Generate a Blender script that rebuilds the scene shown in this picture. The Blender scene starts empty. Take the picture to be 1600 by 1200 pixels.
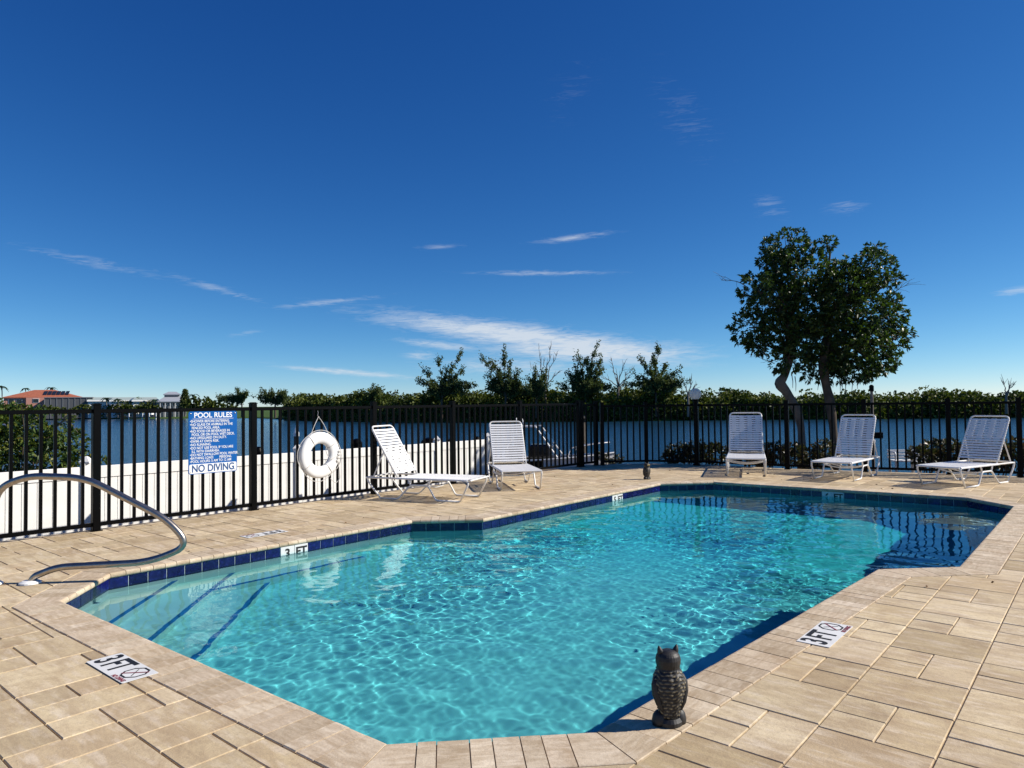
import bpy, bmesh, math, random
import numpy as np
from mathutils import Vector, Matrix, geometry
R = math.radians
sc = bpy.context.scene
COL = sc.collection
random.seed(7)
rng = np.random.default_rng(11)

# ------------------------------------------------------------------ camera
cam = bpy.data.objects.new('camera', bpy.data.cameras.new('camera'))
COL.objects.link(cam); sc.camera = cam
cam.data.sensor_width = 36.0
cam.data.lens = 36.0 * 1101.25 / 1600.0
cam.data.clip_start = 0.05; cam.data.clip_end = 6000
cam.matrix_world = Matrix.Translation((0, 0, 1.5)) @ Matrix.Rotation(R(90 + 1.594), 4, 'X') @ Matrix.Rotation(R(-0.665), 4, 'Z')

# ------------------------------------------------------------------ sky, sun, exposure
SUN_AZ, SUN_EL = R(3.0), R(35.0)          # azimuth measured from +X towards +Y
sun_vec = Vector((math.cos(SUN_AZ) * math.cos(SUN_EL), math.sin(SUN_AZ) * math.cos(SUN_EL), math.sin(SUN_EL)))
world = bpy.data.worlds.new('World'); sc.world = world; world.use_nodes = True
SKY_STRENGTH = 0.078
sun = bpy.data.objects.new('sun', bpy.data.lights.new('sun', 'SUN')); COL.objects.link(sun)
sun.data.energy = 5.0; sun.data.angle = R(0.5); sun.data.color = (1.0, 0.93, 0.83)
sun.rotation_euler = sun_vec.to_track_quat('Z', 'Y').to_euler()
sun.data.cycles.is_caustics_light = True
sc.view_settings.view_transform = 'Standard'; sc.view_settings.look = 'None'
sc.view_settings.exposure = 0.36; sc.view_settings.gamma = 1.0
sc.view_settings.use_curve_mapping = False
sc.cycles.use_denoising = True
sc.cycles.max_bounces = 10; sc.cycles.transparent_max_bounces = 8
sc.cycles.transmission_bounces = 8; sc.cycles.diffuse_bounces = 3
sc.cycles.sample_clamp_indirect = 6.0
sc.cycles.caustics_reflective = False; sc.cycles.caustics_refractive = True

def build_world():
    nt = world.node_tree; N = nt.nodes; L = nt.links
    bg = N['Background']; bg.inputs[1].default_value = SKY_STRENGTH
    sky = N.new('ShaderNodeTexSky'); sky.sky_type = 'NISHITA'; sky.sun_disc = False
    sky.sun_elevation = SUN_EL; sky.sun_rotation = math.pi / 2 - SUN_AZ
    sky.altitude = 0; sky.air_density = 0.6; sky.dust_density = 0.0; sky.ozone_density = 3.0
    tc = N.new('ShaderNodeTexCoord')
    sep = N.new('ShaderNodeSeparateXYZ'); L.new(tc.outputs['Generated'], sep.inputs[0])
    def m(op, a, b=None):
        n = N.new('ShaderNodeMath'); n.operation = op
        for i, x in enumerate((a, b)):
            if x is None: continue
            if isinstance(x, (int, float)): n.inputs[i].default_value = x
            else: L.new(x, n.inputs[i])
        return n.outputs[0]
    # deepen the whole sky evenly: one response curve per channel
    sc_ = N.new('ShaderNodeSeparateColor'); L.new(sky.outputs[0], sc_.inputs[0])
    hs = N.new('ShaderNodeCombineColor')
    for i, (a_, g_) in enumerate(((1.30, 1.70), (1.07, 1.20), (1.03, .84))):
        L.new(m('MULTIPLY', m('POWER', m('MULTIPLY', sc_.outputs[i], .1), g_), a_ / .1), hs.inputs[i])
    az = m('MULTIPLY', m('ARCTAN2', sep.outputs[0], sep.outputs[1]), 57.2958)
    el = m('MULTIPLY', m('ARCSINE', sep.outputs[2]), 57.2958)
    cmb = N.new('ShaderNodeCombineXYZ'); L.new(az, cmb.inputs[0]); L.new(el, cmb.inputs[1])
    # wispy streaks: azimuth, elevation, half length, half width, tilt (degrees), density
    ST = [(1.5, 5.4, 19.0, 1.6, -8, 1.0), (6.5, 4.2, 14.0, 1.7, -4, 1.0), (-5.7, 4.8, 5.2, .55, -6, .8),
          (-13.2, 2.65, 9.4, .42, -5, .78), (-31.0, 10.2, 6.6, .6, -9, .5), (-22.6, 8.8, 6.0, .5, -14, .5),
          (-14.4, 8.15, 7.0, .42, 7, .6), (-6.1, 12.6, 3.0, .3, 4, .5), (5.1, 13.2, 5.0, .4, 5, .64),
          (2.8, 10.5, 8.5, .36, -1, .62), (14.2, 21.5, 6.5, 2.6, -52, .24), (5.3, 24.0, 4.0, 2.6, 42, .18),
          (20.4, 14.6, 2.2, 1.2, -20, .42), (25.6, 14.0, 2.2, .9, -8, .4), (35.8, 7.0, 2.6, .5, 2, .62),
          (-7.2, 3.95, 2.2, .6, 0, .7), (1.0, 3.0, 12.0, 1.3, -2, .66), (1.0, 6.15, 2.8, .32, -3, .6),
          (-20.6, 5.6, 2.0, .4, 10, .45), (55, 9, 12, .8, -6, .6), (-58, 8, 14, .9, -7, .6), (95, 6, 14, .8, 4, .6), (170, 9, 16, 1.0, -5, .6)]
    acc = None
    for a0, e0, hl, hw, t, d in ST:
        mp = N.new('ShaderNodeMapping'); mp.vector_type = 'TEXTURE'
        mp.inputs['Location'].default_value = (a0, e0, 0); mp.inputs['Rotation'].default_value = (0, 0, R(t)); mp.inputs['Scale'].default_value = (hl, hw, 1)
        L.new(cmb.outputs[0], mp.inputs[0])
        ln = N.new('ShaderNodeVectorMath'); ln.operation = 'LENGTH'; L.new(mp.outputs[0], ln.inputs[0])
        mr = N.new('ShaderNodeMapRange'); mr.interpolation_type = 'SMOOTHSTEP'
        mr.inputs[1].default_value = 1.25; mr.inputs[2].default_value = 0.0; mr.inputs[3].default_value = 0; mr.inputs[4].default_value = d
        L.new(ln.outputs['Value'], mr.inputs[0])
        acc = mr.outputs[0] if acc is None else m('MAXIMUM', acc, mr.outputs[0])
    def fibres(scale, det, dist):
        mp = N.new('ShaderNodeMapping'); mp.inputs['Rotation'].default_value = (0, 0, R(7)); mp.inputs['Scale'].default_value = scale
        L.new(cmb.outputs[0], mp.inputs[0])
        nz = N.new('ShaderNodeTexNoise'); nz.inputs['Scale'].default_value = 1.0; nz.inputs['Detail'].default_value = det; nz.inputs['Roughness'].default_value = .64; nz.inputs['Distortion'].default_value = dist
        L.new(mp.outputs[0], nz.inputs[0]); return nz.outputs[0]
    n_ = m('ADD', m('MULTIPLY', fibres((.16, 1.0, 1), 9, 1.5), .45), m('MULTIPLY', fibres((.6, 4.5, 1), 9, 1.2), .55))
    # thin cloud is eroded more than thick cloud
    thr = m('SUBTRACT', .585, m('MULTIPLY', acc, .36))
    f = m('DIVIDE', m('SUBTRACT', n_, thr), .26)
    f = m('MULTIPLY', m('MINIMUM', m('MAXIMUM', f, 0.0), 1.0), m('MINIMUM', m('MULTIPLY', m('POWER', acc, 1.3), 1.0), .85))
    mix = N.new('ShaderNodeMix'); mix.data_type = 'RGBA'
    L.new(f, mix.inputs['Factor']); L.new(hs.outputs[0], mix.inputs[6]); mix.inputs[7].default_value = (7.0, 7.6, 8.3, 1)
    L.new(mix.outputs[2], bg.inputs[0])
build_world()

# ------------------------------------------------------------------ helpers
TH = 0.8664                               # direction of the pool's long axis
CT, ST_ = math.cos(TH), math.sin(TH)
def W(u, v, z=0.0): return Vector((u * CT - v * ST_, u * ST_ + v * CT, z))

def tag(o, label=None, cat=None, group=None, kind=None):
    if label: o['label'] = label
    if cat: o['category'] = cat
    if group: o['group'] = group
    if kind: o['kind'] = kind
    return o
def link(name, data, mat=None, parent=None, loc=None, rot=None):
    o = bpy.data.objects.new(name, data); COL.objects.link(o)
    if mat is not None and data is not None and not data.materials: data.materials.append(mat)
    if parent: o.parent = parent
    if loc is not None: o.location = loc
    if rot is not None: o.rotation_euler = rot
    return o
def empty(name, loc, rz=0.0, scale=1.0):
    o = bpy.data.objects.new(name, None); COL.objects.link(o); o.empty_display_size = .1
    o.location = loc; o.rotation_euler = (0, 0, rz); o.scale = (scale,) * 3
    return o
def copy_tree(o, parent=None):
    c = o.copy(); COL.objects.link(c); c.parent = parent
    for ch in list(o.children): copy_tree(ch, c)
    return c

class MB:
    def __init__(s): s.v = []; s.f = []
    def add(s, vs, fs):
        b = len(s.v); s.v += [tuple(x) for x in vs]; s.f += [tuple(b + i for i in f) for f in fs]; return s
    def box(s, c, d, rot=None):
        hx, hy, hz = d[0] / 2, d[1] / 2, d[2] / 2
        p = [Vector((x, y, z)) for x in (-hx, hx) for y in (-hy, hy) for z in (-hz, hz)]
        if rot is not None: p = [rot @ q for q in p]
        p = [q + Vector(c) for q in p]
        return s.add(p, [(0, 1, 3, 2), (4, 6, 7, 5), (0, 4, 5, 1), (2, 3, 7, 6), (0, 2, 6, 4), (1, 5, 7, 3)])
    def bbox(s, c, d, b=.004, rot=None):
        # box with chamfered vertical + top edges
        hx, hy, hz = d[0] / 2, d[1] / 2, d[2] / 2
        def ring(x, y, z, k): return [(-x + k, -y, z), (x - k, -y, z), (x, -y + k, z), (x, y - k, z), (x - k, y, z), (-x + k, y, z), (-x, y - k, z), (-x, -y + k, z)]
        rs = [ring(hx - b, hy - b, -hz, b), ring(hx, hy, -hz + b, b), ring(hx, hy, hz - b, b), ring(hx - b, hy - b, hz, b)]
        p = [Vector(q) for r in rs for q in r]
        if rot is not None: p = [rot @ q for q in p]
        p = [q + Vector(c) for q in p]
        f = [tuple(range(7, -1, -1)), tuple(range(24, 32))]
        for k in range(3):
            for i in range(8):
                j = (i + 1) % 8; f.append((k * 8 + i, k * 8 + j, k * 8 + 8 + j, k * 8 + 8 + i))
        return s.add(p, f)
    def tube(s, pts, r, n=10, cap=True):
        pts = [Vector(p) for p in pts]; m = len(pts)
        rr = r if isinstance(r, (list, tuple)) else [r] * m
        T = []
        for i in range(m):
            t = (pts[min(i + 1, m - 1)] - pts[max(i - 1, 0)]); T.append(t.normalized())
        ref = Vector((0, 0, 1)) if abs(T[0].z) < .9 else Vector((1, 0, 0))
        x = T[0].cross(ref).normalized(); vs = []
        for i in range(m):
            x = (x - T[i] * x.dot(T[i])).normalized(); y = T[i].cross(x)
            for k in range(n):
                a = 2 * math.pi * k / n; vs.append(pts[i] + (x * math.cos(a) + y * math.sin(a)) * rr[i])
        fs = [(i * n + k, i * n + (k + 1) % n, (i + 1) * n + (k + 1) % n, (i + 1) * n + k) for i in range(m - 1) for k in range(n)]
        if cap: fs += [tuple(range(n - 1, -1, -1)), tuple((m - 1) * n + k for k in range(n))]
        return s.add(vs, fs)
    def lathe(s, prof, n=24, c=(0, 0, 0)):
        vs = []
        for r, z in prof:
            for k in range(n):
                a = 2 * math.pi * k / n; vs.append((c[0] + r * math.cos(a), c[1] + r * math.sin(a), c[2] + z))
        m = len(prof)
        fs = [(i * n + k, i * n + (k + 1) % n, (i + 1) * n + (k + 1) % n, (i + 1) * n + k) for i in range(m - 1) for k in range(n)]
        fs += [tuple(range(n - 1, -1, -1)), tuple((m - 1) * n + k for k in range(n))]
        return s.add(vs, fs)
    def prism(s, poly, z0, z1):
        n = len(poly)
        vs = [(x, y, z0) for x, y in poly] + [(x, y, z1) for x, y in poly]
        fs = [tuple(range(n - 1, -1, -1)), tuple(range(n, 2 * n))] + [(i, (i + 1) % n, n + (i + 1) % n, n + i) for i in range(n)]
        return s.add(vs, fs)
    def mesh(s, name, smooth=False):
        me = bpy.data.meshes.new(name); me.from_pydata(s.v, [], s.f); me.update()
        if smooth: me.shade_smooth()
        return me
    def build(s, name, mat, parent=None, loc=None, rot=None, smooth=False):
        me = s.mesh(name, smooth); me.materials.append(mat)
        return link(name, me, None, parent, loc, rot)

def rounded(pts, rad, n=5):
    """polyline with rounded corners"""
    pts = [Vector(p) for p in pts]; out = [pts[0]]
    for i in range(1, len(pts) - 1):
        a, b, c = pts[i - 1], pts[i], pts[i + 1]
        r = rad[i - 1] if isinstance(rad, (list, tuple)) else rad
        d1 = (a - b); d2 = (c - b); k = min(r, d1.length * .49, d2.length * .49)
        p, q = b + d1.normalized() * k, b + d2.normalized() * k
        for j in range(n + 1):
            t = j / n; out.append(p * (1 - t) ** 2 + b * 2 * t * (1 - t) + q * t ** 2)
    out.append(pts[-1]); return out

# ------------------------------------------------------------------ materials
def newmat(name):
    m = bpy.data.materials.new(name); m.use_nodes = True
    return m, m.node_tree, m.node_tree.nodes['Principled BSDF']
def node(nt, typ, **kw):
    n = nt.nodes.new(typ)
    for k, v in kw.items(): setattr(n, k, v)
    return n
def ramp(nt, fac, stops):
    r = nt.nodes.new('ShaderNodeValToRGB'); e = r.color_ramp.elements
    while len(e) < len(stops): e.new(.5)
    for i, (p, c) in enumerate(stops): e[i].position = p; e[i].color = (*c, 1) if len(c) == 3 else c
    nt.links.new(fac, r.inputs[0]); return r.outputs[0]
def noise(nt, scale, detail=4, rough=.55, vec=None, dist=0.0):
    n = nt.nodes.new('ShaderNodeTexNoise'); n.inputs['Scale'].default_value = scale; n.inputs['Detail'].default_value = detail
    n.inputs['Roughness'].default_value = rough; n.inputs['Distortion'].default_value = dist
    if vec is not None: nt.links.new(vec, n.inputs['Vector'])
    return n.outputs['Fac']
def mixc(nt, fac, a, b, mode='MIX'):
    n = nt.nodes.new('ShaderNodeMix'); n.data_type = 'RGBA'; n.blend_type = mode
    for i, x in ((0, fac), (6, a), (7, b)):
        if isinstance(x, (int, float)): n.inputs[i].default_value = x
        elif isinstance(x, tuple): n.inputs[i].default_value = (*x, 1) if len(x) == 3 else x
        else: nt.links.new(x, n.inputs[i])
    return n.outputs[2]
def bump(nt, b, h, strength=.3, dist=.01):
    n = nt.nodes.new('ShaderNodeBump'); n.inputs['Strength'].default_value = strength; n.inputs['Distance'].default_value = dist
    nt.links.new(h, n.inputs['Height']); nt.links.new(n.outputs[0], b.inputs['Normal'])
def simple(name, col, rough=.5, metal=0.0, var=.12, scale=6, spec=.5, bmp=0.0, coat=0):
    m, nt, b = newmat(name)
    tc = node(nt, 'ShaderNodeTexCoord')
    f = noise(nt, scale, 5, .6, tc.outputs['Object'])
    lo = tuple(c * (1 - var) for c in col); hi = tuple(min(1, c * (1 + var)) for c in col)
    nt.links.new(ramp(nt, f, [(.3, lo), (.7, hi)]), b.inputs['Base Color'])
    b.inputs['Roughness'].default_value = rough; b.inputs['Metallic'].default_value = metal; b.inputs['Specular IOR Level'].default_value = spec
    if coat: b.inputs['Coat Weight'].default_value = coat
    if bmp: bump(nt, b, noise(nt, scale * 6, 4, .6, tc.outputs['Object']), bmp, .005)
    return m

def paver_mat(name, tones, streak=(7, 1.5, 7), wear=.7):
    m, nt, b = newmat(name); L = nt.links
    tc = node(nt, 'ShaderNodeTexCoord'); oi = node(nt, 'ShaderNodeObjectInfo'); at = node(nt, 'ShaderNodeAttribute'); at.attribute_name = 'rnd'
    rnd = node(nt, 'ShaderNodeMath', operation='ADD'); L.new(oi.outputs['Random'], rnd.inputs[0]); L.new(at.outputs['Fac'], rnd.inputs[1])
    fr = node(nt, 'ShaderNodeMath', operation='FRACT'); L.new(rnd.outputs[0], fr.inputs[0])
    off = node(nt, 'ShaderNodeVectorMath', operation='SCALE'); off.inputs[0].default_value = (37.1, 17.7, 9.3); L.new(fr.outputs[0], off.inputs['Scale'])
    add = node(nt, 'ShaderNodeVectorMath', operation='ADD'); L.new(tc.outputs['Object'], add.inputs[0]); L.new(off.outputs[0], add.inputs[1])
    mp = node(nt, 'ShaderNodeMapping'); mp.inputs['Scale'].default_value = streak; L.new(add.outputs[0], mp.inputs[0])
    st = noise(nt, 1.6, 6, .62, mp.outputs[0], .6)
    base = ramp(nt, fr.outputs[0], [(i / (len(tones) - 1), t) for i, t in enumerate(tones)])
    c = mixc(nt, ramp(nt, st, [(.40, (0, 0, 0)), (.64, (.62, .62, .62))]), base, (.39, .29, .18))
    bl = noise(nt, 3.0, 7, .68, add.outputs[0], .8)
    c = mixc(nt, ramp(nt, bl, [(.50, (0, 0, 0)), (.68, (wear, wear, wear))]), c, (.37, .265, .155))
    pale = noise(nt, 3.1, 4, .6, mp.outputs[0])
    c = mixc(nt, ramp(nt, pale, [(.50, (0, 0, 0)), (.68, (.6, .6, .6))]), c, (.70, .60, .455))
    ge = node(nt, 'ShaderNodeNewGeometry'); big = noise(nt, .8, 5, .6, ge.outputs['Position'], .4)        # wear that runs over many stones
    c = mixc(nt, ramp(nt, big, [(.42, (0, 0, 0)), (.70, (.55, .55, .55))]), c, mixc(nt, 1.0, c, (.80, .74, .66), 'MULTIPLY'))
    gr = noise(nt, 38, 4, .75, add.outputs[0]); c = mixc(nt, ramp(nt, gr, [(.48, (0, 0, 0)), (.70, (.42, .42, .42))]), c, (.33, .25, .165))
    sp = noise(nt, 160, 2, .7, add.outputs[0])
    c = mixc(nt, ramp(nt, sp, [(.62, (0, 0, 0)), (.72, (.5, .5, .5))]), c, (.2, .15, .1))
    fr2 = node(nt, 'ShaderNodeMath', operation='FRACT'); m7 = node(nt, 'ShaderNodeMath', operation='MULTIPLY'); m7.inputs[1].default_value = 7.31; L.new(fr.outputs[0], m7.inputs[0]); L.new(m7.outputs[0], fr2.inputs[0])
    c = mixc(nt, 1.0, c, ramp(nt, fr2.outputs[0], [(0, (.86, .84, .82)), (.35, (1.0, 1.0, 1.0)), (.7, (1.05, 1.04, 1.06)), (1, (1.12, 1.12, 1.12))]), 'MULTIPLY')
    L.new(c, b.inputs['Base Color']); b.inputs['Roughness'].default_value = .78; b.inputs['Specular IOR Level'].default_value = .3
    hh = node(nt, 'ShaderNodeMath', operation='ADD'); L.new(noise(nt, 70, 5, .7, add.outputs[0]), hh.inputs[0]); L.new(st, hh.inputs[1])
    bump(nt, b, hh.outputs[0], .35, .006)
    return m
TONES = [(.54, .435, .27), (.60, .495, .315), (.47, .36, .215), (.57, .46, .285), (.63, .525, .345), (.50, .395, .23), (.58, .475, .30)]
M = {}
TONES = [tuple(min(.8, x * 1.09) for x in t) for t in TONES]
M['paver'] = paver_mat('paver_stone', TONES)
M['coping'] = paver_mat('coping_stone', [(.66, .555, .405), (.59, .485, .345), (.70, .60, .45), (.56, .455, .315), (.67, .565, .42)], streak=(3, 14, 9), wear=.75)
M['joint'] = simple('joint_sand', (.46, .38, .275), .95, var=.25, scale=14, spec=.1)
M['plaster'] = simple('white_plaster', (.66, .74, .71), .8, var=.07, scale=1.6, spec=.2)
M['floor_plaster'] = simple('aqua_plaster', (.54, .77, .77), .8, var=.08, scale=1.2, spec=.2)
M['grout'] = simple('white_grout', (.55, .56, .58), .8, var=.1, spec=.2)
M['black'] = simple('black_powder_coat', (.0012, .0012, .0014), .4, var=.2, scale=3, spec=.09)
M['white_metal'] = simple('white_painted_aluminium', (.78, .77, .74), .38, var=.04)
M['strap'] = simple('white_vinyl_strap', (.80, .80, .80), .5, var=.03)
M['vinyl'] = simple('white_vinyl', (.84, .83, .79), .45, var=.06, scale=2.5)
M['white_plastic'] = simple('white_plastic', (.8, .8, .78), .45, var=.05)
M['foam'] = simple('ring_foam', (.82, .82, .80), .55, var=.05, scale=3)
M['rope'] = simple('white_rope', (.6, .58, .54), .9, var=.2, scale=60, spec=.1)
M['sign_blue'] = simple('sign_blue', (.003, .10, .36), .6, var=.06, scale=2, spec=.15)
M['sign_white'] = simple('sign_white', (.8, .82, .84), .5, var=.03)
M['ink_blue'] = simple('ink_blue', (.01, .07, .22), .6, var=.05)
M['ink_black'] = simple('ink_black', (.012, .012, .012), .6, var=.2)
M['ink_red'] = simple('ink_red', (.25, .05, .07), .6, var=.2)
M['decal'] = simple('decal_white', (.70, .70, .68), .6, var=.08, scale=9)
M['globe'] = simple('globe_plastic', (.86, .85, .80), .3, var=.03)
def _globe():
    nt = M['globe'].node_tree; b = nt.nodes['Principled BSDF']; b.inputs['Specular IOR Level'].default_value = .2; t = node(nt, 'ShaderNodeBsdfTranslucent'); t.inputs[0].default_value = (.95, .94, .88, 1); mx = node(nt, 'ShaderNodeMixShader'); mx.inputs[0].default_value = .6
    nt.links.new(b.outputs[0], mx.inputs[1]); nt.links.new(t.outputs[0], mx.inputs[2]); nt.links.new(mx.outputs[0], nt.nodes['Material Output'].inputs[0])
_globe()
M['grass'] = simple('lawn', (.06, .105, .025), .9, var=.35, scale=3, spec=.1)
M['soil'] = simple('soil', (.13, .10, .07), .95, var=.3, scale=3, spec=.1)
M['concrete'] = simple('concrete', (.42, .40, .37), .85, var=.15, scale=2, spec=.2, bmp=.2)
M['tile_stripe'] = simple('step_tile', (.02, .16, .40), .3, var=.2)

def m_tile():
    m, nt, b = newmat('cobalt_tile'); tc = node(nt, 'ShaderNodeTexCoord'); oi = node(nt, 'ShaderNodeObjectInfo')
    off = node(nt, 'ShaderNodeVectorMath', operation='SCALE'); off.inputs[0].default_value = (31, 17, 9); nt.links.new(oi.outputs['Random'], off.inputs['Scale'])
    add = node(nt, 'ShaderNodeVectorMath', operation='ADD'); nt.links.new(tc.outputs['Object'], add.inputs[0]); nt.links.new(off.outputs[0], add.inputs[1])
    f = noise(nt, 22, 6, .7, add.outputs[0], .5)
    nt.links.new(ramp(nt, f, [(.3, (.003, .003, .026)), (.55, (.007, .008, .072)), (.74, (.025, .035, .18))]), b.inputs['Base Color'])
    old = b.inputs['Base Color'].links[0].from_socket
    nt.links.new(mixc(nt, 1.0, old, ramp(nt, oi.outputs['Random'], [(0, (.6, .6, .65)), (.5, (1, 1, 1)), (1, (1.0, 1.25, 1.5))]), 'MULTIPLY'), b.inputs['Base Color'])
    b.inputs['Roughness'].default_value = .18; bump(nt, b, f, .2, .004); return m
M['tile'] = m_tile()
def m_steel():
    m, nt, b = newmat('stainless_steel'); tc = node(nt, 'ShaderNodeTexCoord')
    f = noise(nt, 30, 5, .6, tc.outputs['Object'])
    nt.links.new(ramp(nt, f, [(.3, (.33, .29, .25)), (.7, (.46, .41, .36))]), b.inputs['Base Color'])
    b.inputs['Metallic'].default_value = 1; b.inputs['Roughness'].default_value = .33; return m
M['steel'] = m_steel()
def m_poolwater():
    m = bpy.data.materials.new('pool_water'); m.use_nodes = True; nt = m.node_tree; nt.nodes.clear()
    o = node(nt, 'ShaderNodeOutputMaterial'); g = node(nt, 'ShaderNodeBsdfGlass'); g.inputs['IOR'].default_value = 1.33; g.inputs['Roughness'].default_value = 0
    g.inputs['Color'].default_value = (.97, 1, 1, 1)
    nt.links.new(g.outputs[0], o.inputs[0]); return m
M['pool_water'] = m_poolwater()
def m_absorb():
    m = bpy.data.materials.new('pool_water_tint'); m.use_nodes = True; nt = m.node_tree; nt.nodes.clear()
    o = node(nt, 'ShaderNodeOutputMaterial'); a = node(nt, 'ShaderNodeVolumeAbsorption')
    a.inputs['Color'].default_value = (.02, .86, .905, 1); a.inputs['Density'].default_value = 1.45
    nt.links.new(a.outputs[0], o.inputs[1]); return m
M['absorb'] = m_absorb()
def m_lake():
    m, nt, b = newmat('lake_water'); tc = node(nt, 'ShaderNodeTexCoord')
    mp = node(nt, 'ShaderNodeMapping'); mp.inputs['Scale'].default_value = (.55, 1.5, 1); mp.inputs['Rotation'].default_value = (0, 0, .25); nt.links.new(tc.outputs['Object'], mp.inputs[0])
    f1 = noise(nt, 1.3, 6, .6, mp.outputs[0], .4)
    bump(nt, b, f1, .4, .4)
    b.inputs['Base Color'].default_value = (.012, .05, .095, 1); b.inputs['Roughness'].default_value = .12; b.inputs['IOR'].default_value = 1.33
    return m
M['lake'] = m_lake()
def m_leaf(name, cols, rough=.45, trans=.25, spec=.5):
    m, nt, b = newmat(name); L = nt.links
    at = node(nt, 'ShaderNodeAttribute'); at.attribute_name = 'tint'
    c = ramp(nt, at.outputs['Fac'], [(i / (len(cols) - 1), k) for i, k in enumerate(cols)])
    L.new(c, b.inputs['Base Color']); b.inputs['Roughness'].default_value = rough; b.inputs['Specular IOR Level'].default_value = spec
    t = node(nt, 'ShaderNodeBsdfTranslucent'); L.new(mixc(nt, 1.0, c, (1.2, 1.25, .5), 'MULTIPLY'), t.inputs[0])
    mx = node(nt, 'ShaderNodeMixShader'); mx.inputs[0].default_value = trans
    L.new(b.outputs[0], mx.inputs[1]); L.new(t.outputs[0], mx.inputs[2]); L.new(mx.outputs[0], nt.nodes['Material Output'].inputs[0]); return m
M['leaf_dark'] = m_leaf('ficus_leaf', [(.016, .034, .010), (.034, .066, .014), (.06, .105, .018), (.11, .155, .028)], .45, .32)
M['leaf_mangrove'] = m_leaf('mangrove_leaf', [(.028, .045, .010), (.062, .088, .014), (.10, .125, .018), (.15, .165, .03)], .6, .2, .25)
M['leaf_bush'] = m_leaf('bush_leaf', [(.016, .042, .010), (.045, .09, .016), (.10, .14, .022), (.19, .17, .03)], .5, .25, .35)
M['leaf_hedge'] = m_leaf('hedge_leaf', [(.018, .030, .012), (.04, .055, .02), (.09, .07, .03), (.12, .055, .03)], .4, .2, .5)
M['leaf_pine'] = m_leaf('pine_leaf', [(.05, .075, .026), (.09, .12, .04), (.135, .16, .06)], .7, .28, .2)
M['leaf_palm'] = m_leaf('palm_leaf', [(.015, .035, .012), (.04, .065, .02)], .6, .2, .3)
M['bark'] = simple('bark', (.10, .08, .062), .9, var=.35, scale=5, spec=.1, bmp=.8)
M['bark_pale'] = simple('pale_bark', (.15, .125, .10), .9, var=.4, scale=5, spec=.1, bmp=.8)
M['twig'] = simple('grey_twig', (.20, .18, .16), .9, var=.2, spec=.1)
def m_owl():
    m, nt, b = newmat('owl_plastic'); tc = node(nt, 'ShaderNodeTexCoord')
    f = noise(nt, 42, 4, .6, tc.outputs['Object'], .4)
    at = node(nt, 'ShaderNodeAttribute'); at.attribute_name = 'feather'
    mm = node(nt, 'ShaderNodeMath', operation='MULTIPLY'); nt.links.new(at.outputs['Fac'], mm.inputs[0]); nt.links.new(f, mm.inputs[1])
    c = ramp(nt, f, [(.40, (.008, .008, .009)), (.70, (.028, .025, .024))])
    nt.links.new(mixc(nt, ramp(nt, mm.outputs[0], [(.20, (0, 0, 0)), (.44, (1, 1, 1))]), c, (.22, .18, .105)), b.inputs['Base Color'])
    b.inputs['Roughness'].default_value = .55; bump(nt, b, f, .3, .004); return m
M['owl'] = m_owl()
M['owl_eye'] = simple('owl_eye', (.45, .30, .03), .2)

# ------------------------------------------------------------------ the pool outline (u along its length, v across)
POOL = [(1.94, 6.29), (2.05, 2.49), (2.72, 1.84), (6.87, 1.62), (7.40, 1.08), (11.94, 1.08), (12.60, 1.72),
        (12.45, 5.68), (11.70, 6.37), (6.79, 6.29), (6.16, 6.96), (2.54, 6.97)]       # counter-clockwise in (u, v)
NP = len(POOL)
def inside(poly, x, y):
    c = False; j = len(poly) - 1
    for i in range(len(poly)):
        xi, yi = poly[i]; xj, yj = poly[j]
        if (yi > y) != (yj > y) and x < (xj - xi) * (y - yi) / (yj - yi) + xi: c = not c
        j = i
    return c
def offset_poly(poly, d):
    """move every edge outwards by d (poly counter-clockwise)"""
    n = len(poly); out = []
    for i in range(n):
        a, b, c = Vector(poly[i - 1]), Vector(poly[i]), Vector(poly[(i + 1) % n])
        e1, e2 = (b - a).normalized(), (c - b).normalized()
        n1, n2 = Vector((e1.y, -e1.x)), Vector((e2.y, -e2.x))
        k = d / max(.2, 1 + n1.dot(n2)); p = b + (n1 + n2) * k; out.append((p.x, p.y))
    return out
COPW = 0.30
OUTER = offset_poly(POOL, COPW)
WALL = offset_poly(POOL, 0.024)
DECK = [(-4.0, -4.5), (17.25, -4.5), (17.0, -1.0), (16.66, 1.35), (16.48, 2.48), (16.16, 3.94), (15.88, 5.43), (15.86, 7.6), (15.36, 8.78), (14.30, 9.72), (-4.0, 9.74)]

# deck bed (joint sand) with the pool cut out
def ring_sheet(name, outer, inner, z, mat):
    polys = [[Vector((x, y, 0)) for x, y in outer], [Vector((x, y, 0)) for x, y in inner]]
    tri = geometry.tessellate_polygon(polys); pts = outer + inner
    mb = MB(); mb.add([(x, y, z) for x, y in pts], [t if True else t for t in tri])
    n = len(outer)
    base = len(mb.v); mb.v += [(x, y, -.34) for x, y in outer]
    mb.f += [(i, base + i, base + (i + 1) % n, (i + 1) % n) for i in range(n)]
    me = mb.mesh(name); bm = bmesh.new(); bm.from_mesh(me); bmesh.ops.recalc_face_normals(bm, faces=bm.faces); bm.to_mesh(me); bm.free()
    me.materials.append(mat); return me
deck = link('pool_deck', ring_sheet('pool_deck', DECK, offset_poly(POOL, COPW - .02), -.010, M['joint']), rot=(0, 0, TH))
tag(deck, 'tan paver deck around the swimming pool', kind='structure')

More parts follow.
